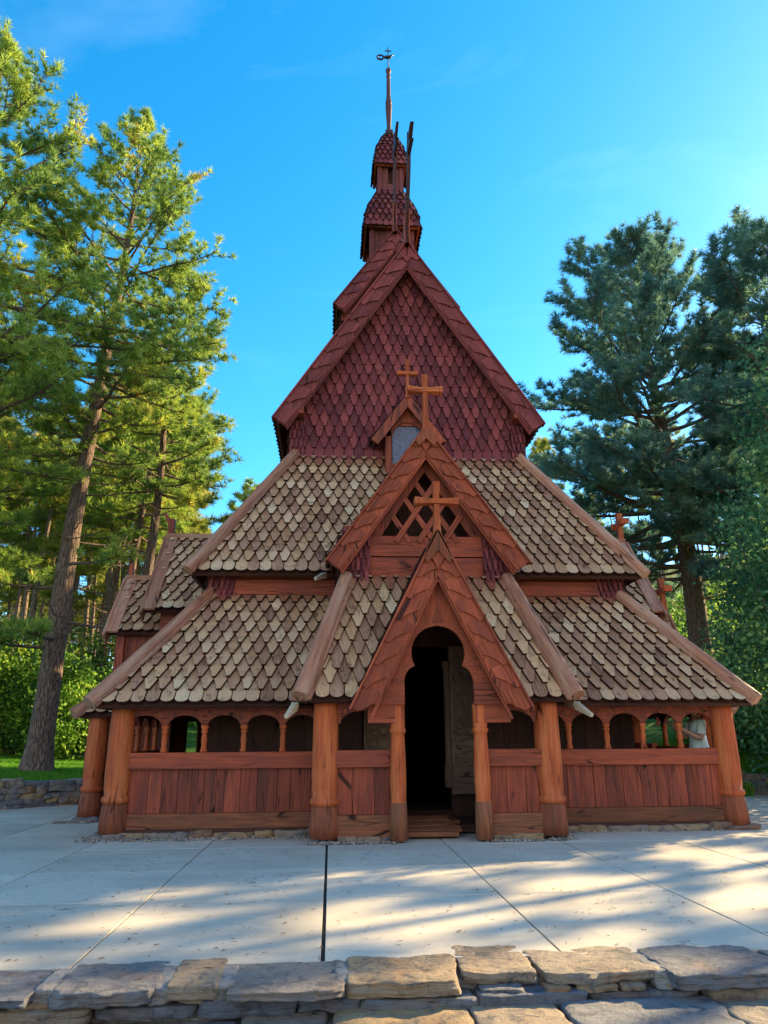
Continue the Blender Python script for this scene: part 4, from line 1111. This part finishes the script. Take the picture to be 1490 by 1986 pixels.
place_pine('pine_tree',(13.3,25.5,G(13.3,25.5)),pine(53,18.6,.42,.22,5.7,125,dens=1.8,n_need=13,lean=(-.5,0),bend=.4,nmat='needle_r',dead=14,shape=1,nlen=.27,nw=.034,low=[(5.5,2.7,5.5,-.1),(6.8,3.4,5.8,0),(4.6,3.3,4.4,-.1)],stub=(6.8,1.9,1.1,.9)),'broad dark blue green pine with a broken stub on its trunk',GN)
place_pine('pine_tree',(15.6,21,G(15.6,21)),pine(59,16.6,.36,.2,4.8,110,dens=1.8,n_need=13,nmat='needle_r',shape=1,dead=6,nlen=.27,nw=.034),'dark pine whose crown is cut by the right edge of the photo',GN)
place_pine('pine_tree',(11.9,42,G(11.9,42)),pine(61,15.5,.22,.35,3.0,54,dens=1.2,n_need=10,nlen=.36,nw=.05,nmat='needle_f',dead=8),'pale sunlit pine just clear of the right eave of the great gable',GN)
# trees off to the right whose shadows fall across the terrace
# forest on the slopes: four kinds, copied
kinds=[pine(70+k,[15,17,13.5,16][k],.17,[.62,.74,.55,.72][k],[1.9,1.6,2.1,1.6][k],[26,18,30,20][k],n_need=9,nlen=.4,nw=.06,dens=.75,nmat='needle_f',bmat='bark_f',dead=10,twigs=False,lean=([.3,-.5,.2,.6][k],0)) for k in range(4)]
protos=[]
def az_xy(px,D):
    a=math.radians(4.15)+math.atan((px-745)/1400); return D*math.sin(a),D*math.cos(a)
spots=[]; r=random.Random(99)
def try_spot(px,D,ms=1.6):
    x,y=az_xy(px,D)
    if x>5 and x<32 and 19<y-.532*x<52: return False      # the sunny gap in the wood
    if all((x-a)**2+(y-b)**2>ms**2 for a,b in spots): spots.append((x,y)); return True
    return False
c=0
while c<105: c+=try_spot(r.uniform(-140,360),r.choice([r.uniform(31,46),r.uniform(40,85)]))
c=0
while c<60: c+=try_spot(r.uniform(-160,400),r.uniform(70,112))
c=0
while c<12: c+=try_spot(r.uniform(400,560),r.uniform(62,100))
c=0
while c<58: c+=try_spot(r.uniform(1010,1640),r.choice([r.uniform(36,55),r.uniform(45,105)]))
FG={True:'forest pines on the left slope',False:'forest pines on the right slope'}
FL={True:'slender bare stemmed pine of the forest on the slope behind the left lawn',False:'slender bare stemmed pine of the forest on the slope behind the right bushes'}
for i,(x,y) in enumerate(spots):
    k=i%4; left=x<2; sc=r.uniform(.8,1.12)*(.8 if left and math.hypot(x,y)>55 else 1)
    if len(protos)<4: protos.append(place_pine('forest_pine',(x,y,G(x,y)-.1),kinds[k],FL[left],FG[left],r.uniform(0,6.28),sc))
    else: copy_tree(protos[k],(x,y,G(x,y)-.1),r.uniform(0,6.28),(sc,sc,sc*r.uniform(.9,1.15)),FL[left],FG[left])
# pines beyond the right edge of the picture; the low sun throws their shadows over the terrace
SHP=pine(83,14.5,.2,.35,1.5,36,n_need=9,nlen=.34,nw=.05,dens=.8,nmat='needle_r',dead=6,twigs=False)
sh0=None
for (x,y,sc,l) in SHADE:
    if sh0 is None: sh0=place_pine('pine_tree',(x,y,G(x,y)),SHP,l,'pines beyond the terrace on the sunny side',0,sc)
    else: copy_tree(sh0,(x,y,G(x,y)),x*1.7,(sc,)*3,l,'pines beyond the terrace on the sunny side')

def leafy(seed,n_cl,box,leaf,per,mat,stems=None,shape='ellipsoid',drop=.15):
    """leaf clusters spread through an uneven volume on thin branches"""
    r=random.Random(seed); rs=np.random.RandomState(seed); C=[]
    bx,by,bz=box; mb=MB()
    while len(C)<n_cl:
        u=Vector((r.uniform(-1,1),r.uniform(-1,1),r.uniform(-1,1)))
        if shape=='column':
            h=(u.z+1)/2; wd=(.35+.75*math.sin(math.pi*min(1,h*1.05+.12)))*(1.0-.45*h)+.08
            if math.hypot(u.x,u.y)>wd: continue
        elif u.length>1: continue
        if mn.noise((u.x*2.3+seed,u.y*2.3,u.z*2.9))<-drop: continue
        lump=1+.25*mn.noise((u.x*1.7+seed*2,u.y*1.7,u.z*1.7))
        C.append((u.x*bx*lump,u.y*by*lump,(u.z+1)*bz*.5*(1+.1*lump)))
    C=np.array(C)
    P=np.repeat(C,per,0)+rs.normal(size=(n_cl*per,3))*np.array([.16,.16,.12])*max(.6,bx/1.6)
    D=rs.normal(size=P.shape)+np.array([0,0,-.25]); D/=np.linalg.norm(D,axis=1,keepdims=True)
    S=np.cross(D,rs.normal(size=P.shape)); S/=np.linalg.norm(S,axis=1,keepdims=True)
    L=leaf*rs.uniform(.7,1.3,(len(P),1))
    V=np.stack([P,P+D*L*.5+S*L*.34,P+D*L,P+D*L*.5-S*L*.34],1).reshape(-1,3)
    F=np.arange(len(P)*4).reshape(-1,4)
    rn=np.array([.48+.9*mn.noise((c[0]*.9+seed,c[1]*.9,c[2]*.9))+.3*mn.noise((c[0]*3+seed,c[1]*3,c[2]*3)) for c in C])
    Rn=np.clip(np.repeat(rn,per)+rs.uniform(-.25,.25,len(P)),0,1)
    me=np_mesh('foliage',V,F,Rn); me.materials.append(M[mat])
    for k in range(stems or 6):
        tgt=C[r.randrange(len(C))]; p0=Vector((r.uniform(-.12,.12)*bx,r.uniform(-.12,.12)*by,-.15)); p1=Vector(tgt)
        mid=p0.lerp(p1,.5)+Vector((r.uniform(-.2,.2),r.uniform(-.2,.2),.2)); mb.tube([p0,mid,p1],[.03,.02,.006],5,cap=False)
    return mb,me
def place_leafy(name,loc,args,label,cat,group=None,rz=0,bm='bark',part='foliage',stem='stem'):
    mb,me=args; t=empty(name,loc,label,cat,group,rz)
    s=mb.build(stem,[M[bm]]); s.parent=t
    c=bpy.data.objects.new(part,me); COL.objects.link(c); c.parent=t; return t
# aspen at the right edge
mbA,meA=leafy(5,1350,(2.1,2.0,9.6),.12,15,'leaf_t',0,'column',.12)
mbA.tube([(0,0,-.3),(.05,.05,2),(-.1,.1,5),(.05,0,9)],[.12,.1,.07,.02],9)
ra=random.Random(4)
for k in range(34):
    z=ra.uniform(1.0,8.6); a=ra.uniform(0,6.28); L=ra.uniform(.8,1.9)*(1-.06*z); mbA.tube([(0,0,z),(math.cos(a)*L*.5,math.sin(a)*L*.5,z+L*.35),(math.cos(a)*L,math.sin(a)*L,z+L*.8)],[.03,.018,.005],5,cap=False)
place_leafy('aspen_tree',(10.9,15.6,G(11.2,16)),(mbA,meA),'slim aspen with small fresh green leaves at the right edge of the photo','tree',part='crown',stem='trunk')
mbA,meA=leafy(6,900,(1.7,1.6,6.6),.1,16,'leaf_t',0,'column',.22)
mbA.tube([(0,0,-.3),(.05,.05,2),(-.1,.1,4),(.05,0,6.2)],[.1,.08,.06,.02],9)
place_leafy('aspen_tree',(12.0,18.6,G(12.0,18.6)),(mbA,meA),'shorter aspen behind the slim aspen, beside the trunk of the broad dark pine','tree',part='crown',stem='trunk')
# shrubs
SL=[(-12.6,24.5,1.7,3.2,'leaf_g','round bright green shrub at the far left edge of the lawn'),(-10.5,25.5,1.6,3.5,'leaf_g','tall bright green shrub just left of the big pine trunk'),(-8.7,24.6,1.5,3.1,'leaf_g','sunlit shrub just right of the big pine trunk'),(-7.2,26.2,1.3,3.0,'leaf_g','bright shrub next to the wall of the small side gable'),(-11.6,28.6,2.0,4.4,'leaf_g','larger shrub half hidden at the back of the lawn, behind the round one'),(-9.3,29.2,1.6,4.4,'leaf_g','back row shrub at the foot of the leaning pine'),(-14.6,26.5,2.0,4.0,'leaf_g','shrub beyond the left edge of the lawn')]
for k,(x,y,w,h,m,l) in enumerate(SL): place_leafy('shrub',(x,y,G(x,y)),leafy(200+k,int(330*w),(w,w*.9,h),.13,12,m,9),l,'shrub','bright shrubs behind the lawn')
SR=[(10.3,18.6,1.0,1.5,'leaf_t','low leafy bush above the dry stone wall, beside the corner post'),(11.9,17.4,1.2,1.7,'leaf_g','yellow green bush at the foot of the slim aspen'),(13.6,19.8,1.5,2.0,'leaf_t','dark bush behind the yellow green one at the right edge'),(10.9,20.4,1.3,2.4,'leaf_t','tall dark bush in front of the broad dark pine trunk'),(12.6,22.3,1.3,1.6,'leaf_g','sunlit bush on the slope below the broad dark pine'),(15,24.0,1.6,2.0,'leaf_g','bush up the slope to the right of the broad dark pine')]
for k,(x,y,w,h,m,l) in enumerate(SR): place_leafy('bush',(x,y,G(x,y)),leafy(230+k,int(330*w),(w,w*.9,h),.085,12,m,9),l,'bush','bushes above the right wall')
# far undergrowth of the forest floor: one uncountable mass
def undergrowth(name,n,reg,seed,size,label):
    rs=np.random.RandomState(seed); rr=random.Random(seed); P=[]
    while len(P)<n:
        px=rr.uniform(*reg[0]); D=rr.uniform(*reg[1]); x,y=az_xy(px,D)
        if mn.noise((x*.25,y*.25,seed))<-.05: continue
        P.append((x,y,hgt(x,y)+abs(rr.gauss(0,.5))))
    P=np.array(P); D=rs.normal(size=P.shape)+np.array([0,0,.5]); D/=np.linalg.norm(D,axis=1,keepdims=True)
    S=np.cross(D,rs.normal(size=P.shape)); S/=np.linalg.norm(S,axis=1,keepdims=True); L=size*rs.uniform(.6,1.4,(len(P),1))
    V=np.stack([P,P+D*L*.5+S*L*.3,P+D*L,P+D*L*.5-S*L*.3],1).reshape(-1,3)
    me=np_mesh(name,V,np.arange(len(P)*4).reshape(-1,4),rs.rand(len(P))); me.materials.append(M['leaf_g'])
    o=bpy.data.objects.new(name,me); COL.objects.link(o); tag(o,label,'undergrowth',kind='stuff')
undergrowth('undergrowth',26000,((-150,440),(30,75)),7,.3,'sunlit undergrowth between the forest trunks on the left slope')
undergrowth('undergrowth',22000,((1120,1650),(28,75)),8,.26,'sunlit undergrowth between the forest trunks on the right slope')
# lawn blades (uncountable), denser near the front
def blades(name,n,regfn,seed,label,h=(.05,.11)):
    rs=np.random.RandomState(seed); rr=random.Random(seed); P=[]
    while len(P)<n:
        x,y=regfn(rr)
        if max(sd_terrace(x,y))<.42: continue
        P.append((x,y,hgt(x,y)-.01))
    P=np.array(P); K=len(P); a=rs.rand(K)*6.28; hh=rs.uniform(*h,K); w=.007+.004*rs.rand(K)
    S=np.stack([np.cos(a)*w,np.sin(a)*w,0*a],1); T=np.stack([rs.normal(0,.03,K),rs.normal(0,.03,K),hh],1)
    V=np.stack([P-S,P+S,P+T],1).reshape(-1,3); me=np_mesh(name,V,np.arange(K*3).reshape(-1,3),np.clip(.5+.3*rs.normal(size=K),0,1)); me.materials.append(M['grass'])
    o=bpy.data.objects.new(name,me); COL.objects.link(o); tag(o,label,'grass',kind='stuff')
def regl(r):
    t=r.random()**1.6; y=14.5+t*13; x=r.uniform(-13.5,-3.6); return x,y
blades('lawn_grass',130000,regl,12,'short mown lawn grass round the big pine trunk')
def regr(r): return r.uniform(8.3,13),r.uniform(15,21)
blades('rough_grass',22000,regr,13,'taller grass among the bushes above the right wall',(.08,.25))
# strap leaved plants in front of the right wall
for k,(x,y) in enumerate(((8.75,16.9),(9.2,16.6),(9.7,16.1),(10.2,15.7))):
    rr=random.Random(k); mb=MB()
    for q in range(60):
        a=rr.uniform(0,6.28); L=rr.uniform(.2,.42); p=Vector((rr.uniform(-.16,.16),rr.uniform(-.16,.16),0)); d=Vector((math.cos(a),math.sin(a),0))
        w=d.cross(Vector((0,0,1)))*.012
        pts=[p,p+d*L*.25+Vector((0,0,L*.7)),p+d*L*.65+Vector((0,0,L*.85)),p+d*L+Vector((0,0,L*.5))]
        v=[]; 
        for i,t in enumerate(pts): v+= [t-w*(1-i/3.2),t+w*(1-i/3.2)]
        mb.add([tuple(t) for t in v],[(0,1,3,2),(2,3,5,4),(4,5,7,6)],None,0,'z',rr.random())
    o=mb.build('daylily_clump',[M['grass']]); o.location=(x,y,-.02); tag(o,'clump of arching strap leaves at the foot of the right stone wall','plant','strap leaved plants along the right stone wall')

# needles, twigs and leaf bits blown over the paving
rl=random.Random(17); V=[];Fq=[]
for k in range(900):
    x,y=rl.uniform(-4,6.5),5.3+rl.random()**1.5*7
    if 10.3<y and -3.1<x<6: continue
    a=rl.uniform(0,6.28); L=rl.uniform(.015,.06) if rl.random()<.85 else rl.uniform(.02,.035); w=.0018 if L>.02 else .008
    if rl.random()<.12: w=.012;L=.035
    d=np.array([math.cos(a),math.sin(a),0])*L/2; n_=np.array([-math.sin(a),math.cos(a),0])*w; c=np.array([x,y,.006])
    b=len(V); V+= [c-d-n_,c+d-n_*.3,c+d+n_*.3,c-d+n_]; V[b+2]=V[b+2]+np.array([0,0,.004]); Fq.append([b,b+1,b+2,b+3])
me=np_mesh('fallen_needles',np.array(V),np.array(Fq),[rl.random() for _ in Fq]); me.materials.append(plain('dry_litter',(.16,.08,.035),.9))
o=bpy.data.objects.new('fallen_needles',me); COL.objects.link(o); tag(o,'dry needles and leaf bits scattered over the concrete','litter',kind='stuff')

# ------------------------------------------------------------------ the visitor in the gallery
def skin_obj(name,nodes,edges,mat,parent=None,sub=2,root=0):
    me=bpy.data.meshes.new(name); me.from_pydata([n[:3] for n in nodes],edges,[])
    o=bpy.data.objects.new(name,me); COL.objects.link(o); me.materials.append(mat)
    sk=o.modifiers.new('skin','SKIN'); sk.use_smooth_shade=True; sk.branch_smoothing=.6
    for i,n in enumerate(nodes):
        rr=n[3] if isinstance(n[3],tuple) else (n[3],n[3]); me.skin_vertices[0].data[i].radius=rr; me.skin_vertices[0].data[i].use_root=(i==root)
    o.modifiers.new('sub','SUBSURF').levels=sub; o.modifiers['sub'].render_levels=sub
    if parent is not None: attach(o,parent)
    return o
SKIN=plain('skin',(.5,.26,.17),.55); SHIRT=plain('pale_shirt',(.78,.82,.74),.8); SHORT=plain('teal_shorts',(.16,.42,.47),.8); HAIR=plain('brown_hair',(.08,.045,.03),.7); SHOE=plain('grey_shoes',(.12,.12,.13),.7)
px,py,pz=5.86,11.72,.12
per=empty('person',(px,py,pz),'person in a pale tee shirt and teal shorts behind the rail, one arm raised','person')
nodes=[];edges=[];ix={}
def nd(k,x,y,z,r,par=None):
    ix[k]=len(nodes); nodes.append((px+x,py+y,pz+z,r))
    if par is not None: edges.append((ix[par],ix[k]))
# faces -x; depth along x, width along y
nd('pel',0,0,.93,(.135,.13)); nd('waist',-.01,0,1.08,(.13,.12),'pel'); nd('chest',.0,0,1.28,(.15,.135),'waist'); nd('top',.01,0,1.42,(.11,.1),'chest'); nd('neck',-.01,0,1.5,.056,'top'); nd('jaw',-.04,0,1.57,.072,'neck'); nd('skull',-.03,0,1.66,.094,'jaw'); nd('crownp',-.015,0,1.71,.07,'skull')
for s,t in ((-1,'n'),(1,'f')):
    nd('hip'+t,0,s*.095,.88,.095,'pel'); nd('kn'+t,-.03,s*.1,.5,.062,'hip'+t); nd('calf'+t,.0,s*.1,.34,.057,'kn'+t); nd('ank'+t,.02,s*.1,.09,.038,'calf'+t); nd('foot'+t,-.1,s*.105,.04,(.035,.042),'ank'+t); nd('toe'+t,-.19,s*.11,.028,(.022,.04),'foot'+t)
    nd('sh'+t,.01,s*.17,1.39,.065,'top')
def arm(t,el,wr,fdir,up):
    e=Vector(el);w=Vector(wr); nd('el'+t,*e,.044,'sh'+t); mid=e.lerp(w,.45); nd('fa'+t,*mid,.04,'el'+t); nd('wr'+t,*w,.027,'fa'+t)
    f=Vector(fdir).normalized(); u=Vector(up).normalized(); side=f.cross(u).normalized()
    p=w+f*.055; nd('pa'+t,*p,(.034,.018),'wr'+t)
    for q,(o,l) in enumerate(((-.027,.07),(-.009,.08),(.01,.076),(.028,.06))):
        a=p+f*.04+side*o; b=a+(f*.75+u*.25)*l*.55; c=b+(f*.35+u*.75)*l*.5
        nd(f'f{q}a'+t,*a,.0095,'pa'+t); nd(f'f{q}b'+t,*b,.0085,f'f{q}a'+t); nd(f'f{q}c'+t,*c,.007,f'f{q}b'+t)
    a=w+f*.03-side*.035+u*.01; b=a+(f*.6-side*.4+u*.4).normalized()*.04; c=b+(f*.7+u*.5).normalized()*.03
    nd('t1'+t,*a,.012,'pa'+t); nd('t2'+t,*b,.01,'t1'+t); nd('t3'+t,*c,.008,'t2'+t)
arm('n',(-.08,-.26,1.13),(-.36,-.2,1.3),(-.8,.05,.5),(.4,0,.9))
arm('f',(-.1,.24,1.14),(-.33,.1,1.33),(-.8,-.1,.6),(.4,0,.9))
skin_obj('body',nodes,edges,SKIN,per)
g=lambda k,r,dx=0,dz=0:(nodes[ix[k]][0]+dx,nodes[ix[k]][1],nodes[ix[k]][2]+dz,r)
mid=lambda a,b,t,r:tuple(nodes[ix[a]][i]+(nodes[ix[b]][i]-nodes[ix[a]][i])*t for i in range(3))+(r,)
sn=[g('pel',(.165,.15),dz=.04),g('waist',(.165,.14)),g('chest',(.17,.15)),g('top',(.125,.112)),(px+0,py,pz+1.465,(.075,.07)),g('shn',.08),mid('shn','eln',.62,.075),mid('shn','eln',.78,.078),g('shf',.08),mid('shf','elf',.62,.075),mid('shf','elf',.78,.078)]
skin_obj('shirt',sn,[(0,1),(1,2),(2,3),(3,4),(3,5),(5,6),(6,7),(3,8),(8,9),(9,10)],SHIRT,per,root=1)
hn=[g('pel',(.155,.148),dz=.03),g('hipn',.115),mid('hipn','knn',.8,.09),g('hipf',.115),mid('hipf','knf',.8,.09)]
skin_obj('shorts',hn,[(0,1),(1,2),(0,3),(3,4)],SHORT,per)
for t in 'nf':
    skin_obj('shoe',[g('ank'+t,.05,dz=-.02),g('foot'+t,(.045,.05)),g('toe'+t,(.032,.047))],[(0,1),(1,2)],SHOE,per,1)
skin_obj('hair',[g('skull',(.1,.1),dx=.025,dz=.01),g('crownp',(.085,.085),dx=.01,dz=.015),g('skull',(.07,.09),dx=.045,dz=-.06)],[(0,1),(0,2)],HAIR,per,2)
def blob(name,c,s,mat):
    mb=MB(); bm=bmesh.new(); bmesh.ops.create_uvsphere(bm,u_segments=12,v_segments=8,radius=1); idx={v:i for i,v in enumerate(bm.verts)}
    mb.add([(c[0]+v.co.x*s[0],c[1]+v.co.y*s[1],c[2]+v.co.z*s[2]) for v in bm.verts],[[idx[v] for v in f.verts] for f in bm.faces],smooth=True); bm.free(); return mb.build(name,[mat],per)
EYE=plain('eye_dark',(.03,.025,.02),.3); LIP=plain('lips',(.4,.15,.12),.5)
blob('nose',(px-.135,py,pz+1.635),(.022,.015,.024),SKIN)
for s in (-1,1): blob('eye',(px-.115,py+s*.033,pz+1.665),(.012,.013,.009),EYE); blob('ear',(px-.02,py+s*.097,pz+1.645),(.022,.012,.032),SKIN)
blob('mouth',(px-.112,py,pz+1.585),(.012,.026,.008),LIP)

# ------------------------------------------------------------------ sky, sun, camera
SUN_AZ,SUN_EL=62.0,24.0     # azimuth from +Y towards +X
w=bpy.data.worlds.new('World'); scene.world=w; w.use_nodes=True; nt=w.node_tree; nt.nodes.clear()
sky=nt.nodes.new('ShaderNodeTexSky'); sky.sky_type='NISHITA'; sky.sun_disc=False; sky.sun_elevation=R(SUN_EL); sky.sun_rotation=R(SUN_AZ); sky.altitude=1100; sky.air_density=1.0; sky.dust_density=.7; sky.ozone_density=1.6
hs=nt.nodes.new('ShaderNodeHueSaturation'); hs.inputs['Saturation'].default_value=SKY_SAT; hs.inputs['Hue'].default_value=SKY_HUE; nt.links.new(sky.outputs[0],hs.inputs['Color'])
tc=nt.nodes.new('ShaderNodeTexCoord'); mp=nt.nodes.new('ShaderNodeMapping'); mp.inputs['Scale'].default_value=(1.1,2.2,5); mp.inputs['Rotation'].default_value=(.2,.5,.4); nt.links.new(tc.outputs['Generated'],mp.inputs[0])
cn=nt.nodes.new('ShaderNodeTexNoise'); cn.inputs['Scale'].default_value=1.7; cn.inputs['Detail'].default_value=7; cn.inputs['Roughness'].default_value=.6; cn.inputs['Distortion'].default_value=.8; nt.links.new(mp.outputs[0],cn.inputs['Vector'])
cf=mapr(nt,cn.outputs['Fac'],.56,.9,0,.05)
mx=nt.nodes.new('ShaderNodeMix'); mx.data_type='RGBA'; nt.links.new(cf,mx.inputs[0]); nt.links.new(hs.outputs[0],mx.inputs[6]); mx.inputs[7].default_value=(6.5,8.0,9.5,1)
# unseen cloud bank added behind the viewer as soft front fill for the facade
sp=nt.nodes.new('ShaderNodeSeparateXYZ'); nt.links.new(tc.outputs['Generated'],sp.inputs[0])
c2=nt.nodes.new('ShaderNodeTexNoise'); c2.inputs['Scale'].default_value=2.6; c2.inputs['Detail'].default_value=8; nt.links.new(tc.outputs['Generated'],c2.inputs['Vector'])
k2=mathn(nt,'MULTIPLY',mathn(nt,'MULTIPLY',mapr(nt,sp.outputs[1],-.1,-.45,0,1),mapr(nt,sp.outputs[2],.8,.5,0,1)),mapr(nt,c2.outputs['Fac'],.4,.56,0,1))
m2=nt.nodes.new('ShaderNodeMix'); m2.data_type='RGBA'; nt.links.new(k2,m2.inputs[0]); nt.links.new(mx.outputs[2],m2.inputs[6]); m2.inputs[7].default_value=(*FILL_CLOUD,1)
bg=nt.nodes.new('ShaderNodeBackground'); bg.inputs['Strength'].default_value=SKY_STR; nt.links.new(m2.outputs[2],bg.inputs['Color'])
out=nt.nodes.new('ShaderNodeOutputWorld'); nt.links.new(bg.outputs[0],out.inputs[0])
sl=bpy.data.lights.new('sun','SUN'); sl.energy=SUN_E; sl.angle=R(.53); sl.color=(1,.74,.38); so=bpy.data.objects.new('sun',sl); COL.objects.link(so)
sd=Vector((math.sin(R(SUN_AZ))*math.cos(R(SUN_EL)),math.cos(R(SUN_AZ))*math.cos(R(SUN_EL)),math.sin(R(SUN_EL))))
so.rotation_euler=(-sd).to_track_quat('-Z','Y').to_euler(); so.location=(30,20,30)
cd=bpy.data.cameras.new('camera'); cam=bpy.data.objects.new('camera',cd); COL.objects.link(cam); scene.camera=cam
yaw,pit,rol=R(4.15),R(17.2),R(-.4)
f=Vector((math.sin(yaw)*math.cos(pit),math.cos(yaw)*math.cos(pit),math.sin(pit))); rt=Vector((math.cos(yaw),-math.sin(yaw),0)); up=rt.cross(f)
r2=rt*math.cos(rol)+up*math.sin(rol); u2=up*math.cos(rol)-rt*math.sin(rol)
cam.matrix_world=Matrix(((r2.x,u2.x,-f.x,0),(r2.y,u2.y,-f.y,0),(r2.z,u2.z,-f.z,1.34),(0,0,0,1)))
cd.sensor_fit='HORIZONTAL'; cd.sensor_width=36; cd.lens=1400/1490*36; cd.clip_end=1000; cd.clip_start=.05
scene.render.resolution_x=768; scene.render.resolution_y=1024
vs=scene.view_settings; vs.view_transform='Standard'; vs.look='None'; vs.exposure=EXPO; vs.gamma=1
scene.cycles.max_bounces=8; scene.cycles.diffuse_bounces=5; scene.cycles.transmission_bounces=4; scene.cycles.use_denoising=True
